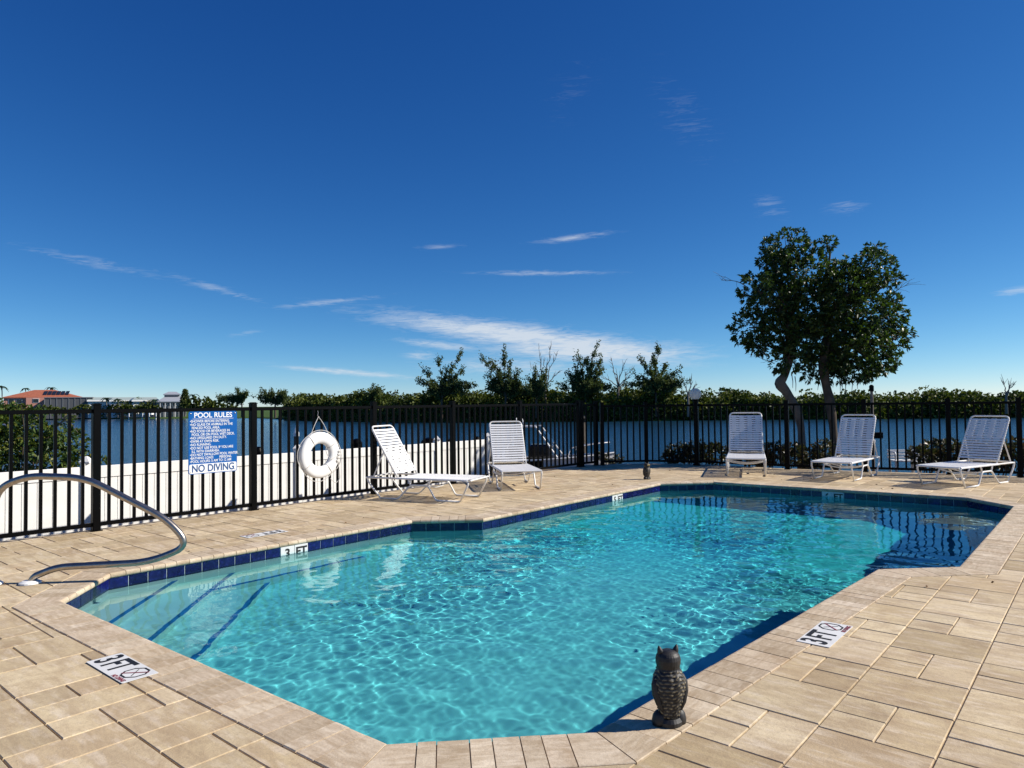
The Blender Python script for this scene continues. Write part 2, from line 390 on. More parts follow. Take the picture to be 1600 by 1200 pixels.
# ------------------------------------------------------------------ pavers
UA, VB = 0.2290, 0.2365                    # paver module along / across
GAP = 0.0062
def poly_mesh(poly, name, ch=.004, depth=.03):
    n = len(poly); P = [Vector(p) for p in poly]; ins = []
    for i in range(n):
        a, b, c = P[i - 1], P[i], P[(i + 1) % n]
        e1, e2 = (b - a).normalized(), (c - b).normalized(); n1, n2 = Vector((-e1.y, e1.x)), Vector((-e2.y, e2.x))
        ins.append(b + (n1 + n2) * (ch / max(.35, 1 + n1.dot(n2))))
    v = [(p.x, p.y, 0) for p in ins] + [(p.x, p.y, -ch) for p in P] + [(p.x, p.y, -depth) for p in P]
    f = [tuple(range(n))] + [(n + i, n + (i + 1) % n, (i + 1) % n, i) for i in range(n)] + [(2 * n + i, 2 * n + (i + 1) % n, n + (i + 1) % n, n + i) for i in range(n)]
    return v, f
def clip_against_pool(rect, poly):
    """rect minus poly, as simple polygons"""
    bm = bmesh.new(); vs = [bm.verts.new((x, y, 0)) for x, y in rect]; bm.faces.new(vs)
    n = len(poly)
    cx = sum(p[0] for p in rect) / 4; cy = sum(p[1] for p in rect) / 4
    for i in range(n):
        a, b = Vector(poly[i]), Vector(poly[(i + 1) % n]); e = (b - a).normalized(); nn = Vector((e.y, -e.x))
        s = (Vector((cx, cy)) - a).dot(e)
        if s < -.6 or s > (b - a).length + .6 or abs((Vector((cx, cy)) - a).dot(nn)) > .6: continue
        g = bm.verts[:] + bm.edges[:] + bm.faces[:]
        bmesh.ops.bisect_plane(bm, geom=g, plane_co=(a.x, a.y, 0), plane_no=(nn.x, nn.y, 0), dist=1e-5)
    dele = [f for f in bm.faces if inside(poly, *f.calc_center_median().xy)]
    bmesh.ops.delete(bm, geom=dele, context='FACES')
    if bm.faces: bmesh.ops.dissolve_faces(bm, faces=bm.faces[:])
    out = []
    for f in bm.faces:
        if f.calc_area() < .003: continue
        pts = [(v.co.x, v.co.y) for v in f.verts]
        # drop collinear points
        keep = []
        for i in range(len(pts)):
            a, b, c = Vector(pts[i - 1]), Vector(pts[i]), Vector(pts[(i + 1) % len(pts)])
            if (b - a).length > 1e-4 and abs((b - a).normalized().cross((c - b).normalized())) > 1e-3: keep.append(pts[i])
        if len(keep) < 3: continue
        if sum(keep[i][0] * keep[(i + 1) % len(keep)][1] - keep[(i + 1) % len(keep)][0] * keep[i][1] for i in range(len(keep))) < 0: keep.reverse()
        out.append(keep)
    bm.free(); return out

CLIP = offset_poly(POOL, COPW + .006)
pr = random.Random(3)
rects = []
k0 = int((-4.4 - .598) / (2 * VB)); k1 = int((9.7 - .598) / (2 * VB)) + 1
for k in range(k0, k1):
    v0 = .598 + 2 * VB * k; v1 = v0 + VB; v2 = v0 + 2 * VB
    u = 3.86 - 40 * UA if k == 0 else -3.9 + pr.choice((0, 1, 2, 3)) * UA
    big = True
    while u < 17.2:
        if k != 0 and pr.random() < .16:
            rects.append((u, v0, u + UA, v2)); u += UA; continue
        if big: rects.append((u, v0, u + 2 * UA, v2))
        else:
            lo = True if k == 0 else pr.random() < .5
            a, b = (v0, v1) if lo else (v1, v0)
            rects.append((u, a, u + 2 * UA, a + VB)); rects.append((u, b, u + UA, b + VB)); rects.append((u + UA, b, u + 2 * UA, b + VB))
        big = not big if k == 0 or pr.random() < .8 else big
        u += 2 * UA
def cam_px_area(x0, y0, x1, y1):
    p = W((x0 + x1) / 2, (y0 + y1) / 2)
    if p.y < 1.6: return 0
    d = math.hypot(p.x, p.y)
    if abs(p.x) / p.y > .80 or p.y < 2.5: return 0
    return (x1 - x0) * (y1 - y0) / d ** 3
cand = []
DSH = offset_poly(DECK, -.03)
for r in rects:
    x0, y0, x1, y1 = r
    if not (inside(DSH, x0, y0) and inside(DSH, x1, y1) and inside(DSH, x0, y1) and inside(DSH, x1, y0)): continue
    g = GAP / 2
    rect = [(x0 + g, y0 + g), (x1 - g, y0 + g), (x1 - g, y1 - g), (x0 + g, y1 - g)]
    cin = [inside(CLIP, *p) for p in rect]
    if all(cin): continue
    near = any(cin) or any(x0 < q[0] < x1 and y0 < q[1] < y1 for q in CLIP)
    polys = clip_against_pool(rect, CLIP) if near else [rect]
    for p in polys: cand.append((cam_px_area(*r), p, r, not near))
cand.sort(key=lambda t: -t[0])
shared = {}
field = MB(); frnd = []
for i, (area, poly, r, whole) in enumerate(cand):
    cx, cy = (r[0] + r[2]) / 2, (r[1] + r[3]) / 2
    dz = pr.uniform(-.0012, .0012)
    if i < 300:
        key = (round(r[2] - r[0], 3), round(r[3] - r[1], 3))
        if whole and key in shared: me = shared[key]
        else:
            v, f = poly_mesh([(x - cx, y - cy) for x, y in poly], 'paver')
            me = bpy.data.meshes.new('paver'); me.from_pydata(v, [], f); me.materials.append(M['paver'])
            if whole: shared[key] = me
        o = link('paver', me, None, deck, (cx, cy, dz)); o.rotation_euler = (pr.uniform(-.002, .002), pr.uniform(-.002, .002), 0)
    else:
        v, f = poly_mesh(poly, 'paver'); field.add([(a, b, c + dz) for a, b, c in v], f); frnd += [pr.random()] * len(f)
me = field.mesh('paver_field'); me.materials.append(M['paver'])
at = me.attributes.new('rnd', 'FLOAT', 'FACE'); at.data.foreach_set('value', frnd)
fo = link('paver_field', me, None, deck); fo['kind'] = 'stuff'

# ------------------------------------------------------------------ coping
copme = MB()
WIN = offset_poly(POOL, .03)
WOUT = offset_poly(POOL, COPW - .015)
for i in range(NP):
    j = (i + 1) % NP
    a, b, c, d = WIN[i], WIN[j], WOUT[j], WOUT[i]
    copme.add([(*a, -.007), (*b, -.007), (*c, -.007), (*d, -.007), (*a, -.06), (*b, -.06)], [(0, 3, 2, 1), (0, 1, 5, 4)])
me = copme.mesh('pool_coping'); bmm = bmesh.new(); bmm.from_mesh(me); bmesh.ops.recalc_face_normals(bmm, faces=bmm.faces); bmm.to_mesh(me); bmm.free(); me.materials.append(M['joint'])
coping = link('pool_coping', me, rot=(0, 0, TH)); tag(coping, 'row of bullnose coping bricks round the pool edge', kind='structure')
PROF = [(COPW, -.004), (COPW - .004, 0), (.024, 0), (.011, -.003), (.003, -.012), (0, -.025), (.003, -.038), (.011, -.047), (.024, -.05), (COPW, -.05)]
cr = random.Random(5)
for i in range(NP):
    a, b = Vector(POOL[i]), Vector(POOL[(i + 1) % NP]); e = (b - a).normalized(); nn = Vector((e.y, -e.x)); L_ = (b - a).length
    oa, ob = Vector(OUTER[i]), Vector(OUTER[(i + 1) % NP])
    sa, sb = (oa - a).dot(e), (ob - a).dot(e)
    n = max(3, round(L_ / .122)); cuts = [0.0]
    for q in range(1, n): cuts.append(L_ * q / n + cr.uniform(-.018, .018))
    cuts.append(L_)
    if sa > 0: cuts = [0.0] + [c for c in cuts if c > sa + .05]
    if sb < L_: cuts = [c for c in cuts if c < sb - .05] + [L_]
    for q in range(len(cuts) - 1):
        i0, i1 = cuts[q], cuts[q + 1]; o0, o1 = i0, i1
        if q == 0: o0 = sa
        if q == len(cuts) - 2: o1 = sb
        g = .0028; vs = []
        mid = a + e * ((i0 + i1) / 2) + nn * (COPW / 2)
        for s_in, s_out, sg in ((i0, o0, g), (i1, o1, -g)):
            for nd, z in PROF:
                p = a + e * (s_in + (s_out - s_in) * nd / COPW + sg) + nn * nd - mid; vs.append((p.x, p.y, z))
        m_ = len(PROF)
        fs = [tuple(range(m_)), tuple(range(2 * m_ - 1, m_ - 1, -1))] + [(k, m_ + k, m_ + (k + 1) % m_, (k + 1) % m_) for k in range(m_)]
        # rotate the brick into its own frame so that the stone grain follows it
        ang = math.atan2(e.y, e.x); ca, sa_ = math.cos(-ang), math.sin(-ang)
        vs = [(x * ca - y * sa_, x * sa_ + y * ca, z) for x, y, z in vs]
        me = bpy.data.meshes.new('coping_brick'); me.from_pydata(vs, [], fs)
        bmm = bmesh.new(); bmm.from_mesh(me); bmesh.ops.recalc_face_normals(bmm, faces=bmm.faces); bmm.to_mesh(me); bmm.free()
        me.materials.append(M['coping'])
        link('coping_brick', me, None, coping, (mid.x, mid.y, .002 + cr.uniform(-.001, .0015)), (0, 0, ang))

# ------------------------------------------------------------------ basin, steps, tiles
ZW = -.138                                # water level
def floor_z(u): return float(np.interp(u, [4.0, 6.1, 8.8, 20], [-.78, -.81, -1.23, -1.29]))
bm = bmesh.new()
f = bm.faces.new([bm.verts.new((x, y, 0)) for x, y in WALL])
for uu in (4.0, 6.1, 8.8): bmesh.ops.bisect_plane(bm, geom=bm.verts[:] + bm.edges[:] + bm.faces[:], plane_co=(uu, 0, 0), plane_no=(1, 0, 0))
bmesh.ops.triangulate(bm, faces=bm.faces[:])
for v in bm.verts: v.co.z = floor_z(v.co.x)
fl = bpy.data.meshes.new('pool_floor'); bm.to_mesh(fl); bm.free(); fl.materials.append(M['floor_plaster'])
wl = MB(); n = len(WALL)
wl.v = [(x, y, -.045) for x, y in WALL] + [(x, y, -1.6) for x, y in WALL]; wl.f = [(i, n + i, n + (i + 1) % n, (i + 1) % n) for i in range(n)]
wm = wl.mesh('pool_basin'); wm.materials.append(M['plaster'])
basin = link('pool_basin', wm, rot=(0, 0, TH)); tag(basin, 'plastered swimming pool basin with a blue tile band', kind='structure')
floor_o = link('pool_floor', fl, None, basin)
recv = [basin, floor_o]
def clip_half(poly, a, b, c):
    """keep a*x+b*y<=c"""
    out = []
    for i in range(len(poly)):
        p, q = poly[i], poly[(i + 1) % len(poly)]; dp, dq = a * p[0] + b * p[1] - c, a * q[0] + b * q[1] - c
        if dp <= 0: out.append(p)
        if (dp < 0) != (dq < 0) and dp != dq:
            t = dp / (dp - dq); out.append((p[0] + (q[0] - p[0]) * t, p[1] + (q[1] - p[1]) * t))
    return out
for c_, z in ((-3.83, -.34), (-3.24, -.50), (-2.64, -.66)):
    poly = clip_half(WALL, 1, -1, c_)
    o = MB().prism(poly, -1.2, z).build('step', M['plaster'], basin); recv.append(o)
    strip = clip_half(clip_half(WALL, 1, -1, c_ - .002), -1, 1, -(c_ - .065))
    recv.append(MB().prism(strip, z + .001, z + .006).build('step_edge_tiles', M['tile_stripe'], basin))
bench = clip_half(clip_half(clip_half(WALL, 0, -1, -6.50), 1, 0, 5.05), -1, 1, 3.24)
o = MB().prism(bench, -1.3, -.502).build('bench', M['plaster'], basin); recv.append(o)
strip = clip_half(bench, 0, 1, 6.555); recv.append(MB().prism([(x, y + .002) for x, y in strip], -.50, -.495).build('bench_edge_tiles', M['tile_stripe'], basin))
# waterline tiles
TW, THT = .170, .152
tilemesh = {}
def tile_at(p, ang, w, mat, nm='waterline_tile', parent=basin):
    key = (round(w, 4), mat.name)
    if key not in tilemesh:
        b = MB(); h = THT / 2; k = .003
        vs = [(-w / 2, 0, -h), (w / 2, 0, -h), (w / 2, 0, h), (-w / 2, 0, h), (-w / 2 + k, -.006, -h + k), (w / 2 - k, -.006, -h + k), (w / 2 - k, -.006, h - k), (-w / 2 + k, -.006, h - k)]
        b.add(vs, [(4, 5, 6, 7), (0, 1, 5, 4), (1, 2, 6, 5), (2, 3, 7, 6), (3, 0, 4, 7)])
        me = b.mesh(nm); me.materials.append(mat); tilemesh[key] = me
    return link(nm, tilemesh[key], None, parent, (p.x, p.y, -.050 - THT / 2), (0, 0, ang))
MARK = {10: (4.42, '3 FT'), 8: (10.14, '5 FT'), 6: (3.64, '6 FT')}        # edge -> u (or v) of a depth marker
markers = []
for i in range(NP):
    a, b = Vector(WALL[i]), Vector(WALL[(i + 1) % NP]); e = (b - a).normalized(); inn = Vector((-e.y, e.x)); L_ = (b - a).length
    n = max(2, round(L_ / TW)); w = L_ / n - .005; ang = math.atan2(-e.y, -e.x)
    skip = ()
    if i in MARK:
        key = MARK[i][0]; s = (key - (a.y if i == 6 else a.x)) / (e.y if i == 6 else e.x); q0 = int(s / (L_ / n)); q0 = max(0, min(n - 2, q0 - (0 if (s / (L_ / n)) % 1 > .5 else 1)))
        skip = (q0, q0 + 1); markers.append((a + e * (L_ / n) * (q0 + 1), ang, w, MARK[i][1]))
    for q in range(n):
        if q in skip: continue
        tile_at(a + e * (L_ / n) * (q + .5), ang, w, M['tile'])
def text(body, size, mat, parent, loc, rot=(0, 0, 0), align='CENTER', sx=1.0, name='lettering', bold=0.0):
    cu = bpy.data.curves.new('lettering', 'FONT'); cu.body = body; cu.size = size; cu.align_x = align; cu.align_y = 'CENTER'; cu.offset = bold; cu.extrude = .0004
    tmp = bpy.data.objects.new(name, cu); me = bpy.data.meshes.new_from_object(tmp); bpy.data.objects.remove(tmp); bpy.data.curves.remove(cu)
    me.materials.clear(); me.materials.append(mat); o = link(name, me, None, parent, loc, rot); o.scale = (sx, 1, 1); return o
lbl = {'3 FT': 'white tile depth marker in the blue waterline band below the deck marker',
       '5 FT': 'white tile depth marker in the waterline band near the small far owl',
       '6 FT': 'white tile 6 FT depth marker below the loungers at the deep end'}
for p, ang, w, t in markers:
    e = empty('depth_marker_tiles', W(p.x, p.y, -.05 - THT / 2), TH + ang); tag(e, lbl[t], 'depth marker', 'waterline depth markers')
    for s, ch in ((-1, t[0]), (1, t[2:])):
        b = MB(); b.bbox((s * (w + .005) / 2, -.005, 0), (w, .012, THT), .002); b.build('marker_tile', M['decal'], e)
        text(ch, .135, M['ink_black'], e, (s * (w + .005) / 2, -.0125, -.002), (R(90), 0, 0), bold=.004)
for o in recv: o.cycles.is_caustics_receiver = True

# water surface: real ripples
STEP = .0125
us = np.arange(1.85, 12.75, STEP); vs_ = np.arange(.98, 7.10, STEP); U, V = np.meshgrid(us, vs_); U = U.astype(np.float32); V = V.astype(np.float32)
H = np.zeros_like(U)
amp_mod = np.zeros_like(U)
for k in range(10):
    a_ = rng.uniform(0, 6.28); kk = rng.uniform(.8, 2.6); amp_mod += np.sin(kk * (U * np.cos(a_) + V * np.sin(a_)) + rng.uniform(0, 6.28))
amp_mod = np.clip(.9 + .2 * amp_mod, .4, 1.4)
wob1 = np.sin(.9 * U + 1.3 * V) + np.sin(1.7 * U - 1.1 * V + 1.0); wob2 = np.sin(2.3 * U + .6 * V + 2.0) + np.sin(-.8 * U + 2.1 * V)
for k in range(190):
    lam = .05 * 14.0 ** (rng.uniform(0, 1) ** 1.1)
    a_ = rng.normal(.7, .8) if rng.random() < .6 else rng.uniform(0, 6.28)
    kk = 2 * math.pi / lam; ph = rng.uniform(0, 6.28)
    H += (.00098 * lam ** 1.36) * np.sin(kk * (U * np.cos(a_) + V * np.sin(a_)) + ph + rng.normal() * 1.1 * wob1 + rng.normal() * 1.1 * wob2)
for cx_, cy_, l_ in ((5.2, 4.4, .13), (4.3, 5.7, .15), (8.3, 5.0, .16)):       # rings spreading from the returns
    d_ = np.hypot(U - cx_, V - cy_); H += .0005 * np.exp(-d_ / 1.2) * np.sin(2 * math.pi * d_ / l_ + .9 * wob2)
calm = 1 - .74 * np.exp(-((U - 2.4) / 1.5) ** 2) * np.exp(-((V - 6.6) / 1.7) ** 2) - .3 * np.exp(-((V - 6.9) / .8) ** 2) * (U > 2) - .35 * np.clip((U - 7) / 4, 0, 1)
H = H * amp_mod * np.clip(calm, .2, 1)
keepp = offset_poly(POOL, .05)
ny, nx = U.shape
cu_, cv_ = U[:-1, :-1] + STEP / 2, V[:-1, :-1] + STEP / 2
msk = np.zeros(cu_.shape, bool)
for i in range(NP):
    (xi, yi), (xj, yj) = keepp[i], keepp[i - 1]
    msk ^= ((yi > cv_) != (yj > cv_)) & (cu_ < (xj - xi) * (cv_ - yi) / (yj - yi + 1e-12) + xi)
idx = np.arange(nx * ny).reshape(ny, nx)
Fq = np.stack([idx[:-1, :-1], idx[:-1, 1:], idx[1:, 1:], idx[1:, :-1]], -1)[msk]
used = np.unique(Fq); remap = -np.ones(nx * ny, int); remap[used] = np.arange(len(used))
P3 = np.stack([U, V, H + ZW], -1).reshape(-1, 3)[used]
wme = bpy.data.meshes.new('pool_water'); wme.from_pydata(P3.tolist(), [], remap[Fq].tolist()); wme.shade_smooth(); wme.materials.append(M['pool_water'])
water = link('pool_water', wme, rot=(0, 0, TH)); tag(water, 'clear rippling turquoise pool water', kind='structure')
water.cycles.is_caustics_caster = True
wb = MB().prism(offset_poly(POOL, .035), -1.7, ZW + .026).build('water_body', M['absorb'], water)

# ------------------------------------------------------------------ land, lake, far shore
def ring_quads(name, a, b, za, zb, drop, mat, rot=TH):
    mb = MB(); n = len(a)
    mb.v = [(x, y, za) for x, y in a] + [(x, y, zb) for x, y in b] + [(x, y, drop) for x, y in b]
    mb.f = [(i, n + i, n + (i + 1) % n, (i + 1) % n) for i in range(n)] + [(n + i, 2 * n + i, 2 * n + (i + 1) % n, n + (i + 1) % n) for i in range(n)]
    me = mb.mesh(name); bm = bmesh.new(); bm.from_mesh(me); bmesh.ops.recalc_face_normals(bm, faces=bm.faces); bm.to_mesh(me); bm.free()
    me.materials.append(mat); return link(name, me, rot=(0, 0, rot))
BANK = offset_poly(DECK, 2.6); BANK[-1] = (BANK[-1][0], 15.0); BANK[-2] = (12.6, 15.0)
bank = ring_quads('ground', DECK, BANK, -.26, -.34, -3.2, M['soil']); tag(bank, 'narrow planted bank behind the pool fence', kind='structure')
def sheet(name, pts, mat, label):
    me = MB().add(pts, [tuple(range(len(pts)))]).mesh(name); me.materials.append(mat); return tag(link(name, me), label, kind='structure')
BIG = 3500
sheet('terrain', [(-BIG, -BIG, -3.4), (BIG, -BIG, -3.4), (BIG, BIG, -3.4), (-BIG, BIG, -3.4)], M['soil'], 'sandy ground under the lake and shore')
lake = sheet('lake', [(-600, -60, -2.3), (600, -60, -2.3), (600, 400, -2.3), (-600, 400, -2.3)], M['lake'], 'blue rippled lake beyond the fence')
SHORE = [(-420, 250), (-300, 268), (-190, 262), (-125, 246), (-85, 232), (-58, 190), (-22, 152), (14, 142), (40, 140), (70, 136), (110, 132), (190, 130), (330, 120)]
mb = MB(); n = len(SHORE)
mb.v = [(x, y, -2.45) for x, y in SHORE] + [(x, y + 2, -1.9) for x, y in SHORE] + [(x * 1.2, y + 60, -1.0) for x, y in SHORE] + [(x * 9, 3000, 0.5) for x, y in SHORE]
mb.f = [(k * n + i, k * n + i + 1, (k + 1) * n + i + 1, (k + 1) * n + i) for k in range(3) for i in range(n - 1)]
tag(mb.build('far_shore', M['grass']), 'green far shore across the lake', kind='structure')

# ------------------------------------------------------------------ black picket fence
FB = .055                                   # underside of the bottom rail
def picket_fence(name, label, pts, top, gate_spans=(), group=None, base_z=0.0):
    """pts: post positions in pool coordinates"""
    o0 = W(*pts[0], 0); root = empty(name, o0, 0); tag(root, label, 'fence', group)
    pk = None
    P = [W(*p, 0) - o0 for p in pts]
    pm = MB(); pm.bbox((0, 0, (top + .055) / 2), (.088, .088, top + .055), .006); pm.box((0, 0, top + .058), (.098, .098, .012)); pm.box((0, 0, top + .068), (.07, .07, .012))
    pm.box((0, 0, .006), (.12, .12, .012)); postme = pm.mesh('fence_post'); postme.materials.append(M['black'])
    b = MB(); b.bbox((0, 0, (top + FB) / 2), (.034, .034, top - FB - .03), .003); pickme = b.mesh('picket'); pickme.materials.append(M['black'])
    for i, p in enumerate(P):
        d = (P[min(i + 1, len(P) - 1)] - P[max(i - 1, 0)]); a = math.atan2(d.y, d.x)
        link('fence_post', postme, None, root, p, (0, 0, a))
        if i == len(P) - 1: break
        q = P[i + 1]; d = q - p; a = math.atan2(d.y, d.x); Ln = d.length
        for z, h in ((top - .024, .048), (FB + .024, .048)):
            r = MB(); r.bbox((0, 0, 0), (Ln - .088, .040, h), .004); r.build('rail', M['black'], root, (p + q) / 2 + Vector((0, 0, z)), (0, 0, a))
        n = max(2, round(Ln / .149))
        for k in range(1, n): link('picket', pickme, None, root, p + d * (k / n), (0, 0, a))
    return root
VF = 9.53
picket_fence('picket_fence', 'long black picket fence along the white vinyl fence, left of the pool',
             [(-1.1, VF), (1.1, VF), (3.30, VF), (5.38, VF), (7.58, VF), (9.46, VF), (11.45, VF), (13.60, VF)], 1.49)
picket_fence('fence_gate', 'black picket gate between two close posts in front of the boat', [(13.72, VF), (14.22, 9.46)], 1.47)
picket_fence('picket_fence', 'black picket fence behind the far loungers, facing the lake',
             [(14.34, 9.36), (15.14, 8.62), (15.62, 7.53), (15.66, 5.43), (15.95, 3.94), (16.27, 2.48), (16.45, 1.35), (16.8, -.9)], 1.435)

# lamp post with a white globe
lp = empty('lamp_post', W(15.46, 7.47)); tag(lp, 'black lamp post with a white globe beside the far fence', 'lamp post')
MB().lathe([(.085, 0), (.085, .03), (.05, .05), (.05, 1.46), (.06, 1.47), (.06, 1.52), (.035, 1.55)], 16).build('post', M['black'], lp)
MB().lathe([(.055, 1.52), (.075, 1.53), (.075, 1.55), (.05, 1.56)], 16).build('collar', M['black'], lp)
g = [(.02 if k in (0, 16) else .137 * math.sin(math.pi * k / 16), 1.675 - .137 * math.cos(math.pi * k / 16)) for k in range(17)]
MB().lathe(g, 24).build('globe', M['globe'], lp, smooth=True)

# ------------------------------------------------------------------ white vinyl fence
VV = 11.25; VT = .665; VBOT = -.34
vf = empty('vinyl_fence', W(-2, VV, VBOT), TH); tag(vf, 'white vinyl privacy fence behind the black pickets', 'fence')
posts = [-2.0, .9, 3.77, 7.22, 10.68, 12.33]
for i, u in enumerate(posts):
    b = MB(); b.bbox((u + 2, 0, (VT + .05 - VBOT) / 2), (.127, .127, VT + .05 - VBOT), .006)
    pp = b.build('fence_post', M['vinyl'], vf)
    MB().lathe([(.10, VT + .052 - VBOT), (.10, VT + .075 - VBOT), (.03, VT + .14 - VBOT), (.008, VT + .15 - VBOT)], 4, (u + 2, 0, 0)).build('post_cap', M['vinyl'], pp, rot=None)
    if i == len(posts) - 1: break
    a0, a1 = u + 2 + .064, posts[i + 1] + 2 - .064
    for z, h in ((VT - .085 - VBOT, .17), (.12, .15)):
        MB().bbox(((a0 + a1) / 2, 0, z), (a1 - a0, .05, h), .005).build('rail', M['vinyl'], vf)
    n = round((a1 - a0) / .178); w = (a1 - a0) / n
    bm_ = MB(); bm_.bbox((0, 0, 0), (w - .005, .022, VT - .17 - VBOT - .19), .004); me = bm_.mesh('plank'); me.materials.append(M['vinyl'])
    for k in range(n): link('plank', me, None, vf, (a0 + w * (k + .5), 0, (VT - .17 - VBOT + .19) / 2))

# ------------------------------------------------------------------ pool rules sign
sg = empty('pool_rules_sign', W(4.76, VF - .05, 1.018), TH); tag(sg, 'blue and white POOL RULES sign fixed to the left fence', 'sign')
SW, SH = .69, .85
def plate(w, h, r=.03, n=4):
    pts = []
    for cx, cy, a0 in ((w / 2 - r, h / 2 - r, 0), (-w / 2 + r, h / 2 - r, 90), (-w / 2 + r, -h / 2 + r, 180), (w / 2 - r, -h / 2 + r, 270)):
        for k in range(n + 1): a = R(a0 + 90 * k / n); pts.append((cx + r * math.cos(a), cy + r * math.sin(a)))
    return pts
def vplate(name, w, h, cx, cz, y0, y1, mat, parent, r=.03):
    p = plate(w, h, r); n = len(p)
    v = [(x + cx, y0, z + cz) for x, z in p] + [(x + cx, y1, z + cz) for x, z in p]
    return MB().add(v, [tuple(range(n)), tuple(range(2 * n - 1, n - 1, -1))] + [(i, n + i, n + (i + 1) % n, (i + 1) % n) for i in range(n)]).build(name, mat, parent)
vplate('sign_panel', SW, SH, 0, 0, -.004, .004, M['sign_blue'], sg)
vplate('white_band', SW - .02, .125, 0, -SH / 2 + .072, -.006, -.0045, M['sign_white'], sg, .02)
RX = (R(90), 0, 0)
text('POOL RULES', .098, M['sign_white'], sg, (0, -.0055, SH / 2 - .055), RX, sx=.98, bold=.002)
MB().box((0, -.0052, SH / 2 - .102), (.58, .002, .004)).build('underline', M['sign_white'], sg)
LINES = ['•SHOWER BEFORE ENTERING.', '•NO GLASS OR ANIMALS IN THE', '  FENCED POOL AREA.', '•NO FOOD OR BEVERAGES IN', '  POOL OR ON POOL WET DECK.', '•NO LIFEGUARD ON DUTY.',
         '•SWIM AT OWN RISK.', '•NO RUNNING.', '•DO NOT USE POOL IF YOU ARE', '  ILL WITH DIARRHEA.', '•DO NOT SWALLOW POOL WATER.', '•BATHING LOAD:       PERSONS.', '•POOL HOURS: 5 AM TO 12 AM']
for i, t in enumerate(LINES):
    text(t, .0485, M['sign_white'], sg, (-SW / 2 + .018, -.0055, SH / 2 - .135 - i * .0455), RX, 'LEFT', sx=.86, bold=.0006)
text('NO DIVING', .135, M['ink_blue'], sg, (0, -.0075, -SH / 2 + .070), RX, sx=.86, bold=.003)
for x in (-1, 1):
    for z in (-1, 1): MB().lathe([(.008, 0), (.008, .004), (.003, .006)], 8).build('screw', M['steel'], sg, (x * (SW / 2 - .03), -.004, z * (SH / 2 - .03)), RX)

# ------------------------------------------------------------------ life ring
lr = empty('life_ring', W(6.45, VF - .085, .733), TH); tag(lr, 'white life ring with rope hanging on the fence', 'life ring')
def torus(Rm, ry, rx, nu=56, nv=18):
    vs, fs = [], []
    for i in range(nu):
        a = 2 * math.pi * i / nu
        for j in range(nv):
            b = 2 * math.pi * j / nv; cb = math.copysign(abs(math.cos(b)) ** .75, math.cos(b)); sb = math.copysign(abs(math.sin(b)) ** .75, math.sin(b))
            r = Rm + rx * cb; vs.append((r * math.cos(a), ry * sb, r * math.sin(a)))
    for i in range(nu):
        for j in range(nv): fs.append((i * nv + j, i * nv + (j + 1) % nv, ((i + 1) % nu) * nv + (j + 1) % nv, ((i + 1) % nu) * nv + j))
    return vs, fs
MB().add(*torus(.270, .055, .092)).build('foam_ring', M['foam'], lr, smooth=True)
for k in range(4):
    a = R(35 + 90 * k); pts = []
    for j in range(15):
        b = 2 * math.pi * j / 14; r = .270 + .0955 * math.cos(b); pts.append((r * math.cos(a), .058 * math.sin(b), r * math.sin(a)))
    MB().tube(pts, .007, 6).build('rope_wrap', M['rope'], lr)
for k in range(4):                                          # grab line between the wraps
    a0, a1 = R(35 + 90 * k), R(125 + 90 * k); pts = []
    for j in range(13):
        t = j / 12; a = a0 + (a1 - a0) * t; r = .372 + .028 * math.sin(math.pi * t) ; pts.append((r * math.cos(a), -.01, r * math.sin(a) - .012 * math.sin(math.pi * t)))
    MB().tube(pts, .0055, 6).build('grab_line', M['rope'], lr)
for s in (-1, 1): MB().tube([(s * .16, -.01, .325), (s * .085, 0, .47), (0, .02, .60)], .0055, 6).build('hanging_rope', M['rope'], lr)
MB().tube([(0, .02, .60), (-.01, .03, .62), (.005, .035, .66), (0, .04, .69)], .007, 6).build('hook', M['steel'], lr)
MB().tube(rounded([(.30, -.06, -.02), (.16, -.07, -.09), (.10, -.02, .05), (.13, -.01, .16)], .05), .005, 6).build('throw_line', M['rope'], lr)
MB().tube(rounded([(.34, -.02, -.10), (.33, -.06, -.28), (.36, -.03, -.40), (.28, -.03, -.47), (.18, -.03, -.38)], .06), .005, 6).build('loose_rope', M['rope'], lr)
for k in range(4): MB().bbox((.33 - .012 * k, -.055, .04 - .05 * k), (.05, .03, .035), .008, Matrix.Rotation(.3 * k, 3, 'Y')).build('rope_coil', M['rope'], lr)

# ------------------------------------------------------------------ handrail
hn = R(4.6)
hr = empty('handrail', W(0, 0) + Vector((-4.165, 6.107, 0)), hn); tag(hr, 'stainless steel pool handrail over the entry steps', 'handrail')
path = rounded([(0, 0, .0), (.03, 0, .06), (.22, 0, .135), (.99, 0, .155), (1.33, 0, .29), (1.14, 0, .52), (.45, 0, .90), (-.02, 0, .925), (-.27, 0, .83), (-.315, 0, .58), (-.315, 0, 0)],
               [.04, .14, .17, .30, .22, .16, .12, .18, .1], 7)
MB().tube(path, .029, 16).build('rail', M['steel'], hr, smooth=True)
for x in (0, -.315): MB().lathe([(.085, 0), (.083, .012), (.06, .024), (.03, .028)], 20).build('escutcheon', M['white_plastic'], hr, (x, 0, .003))

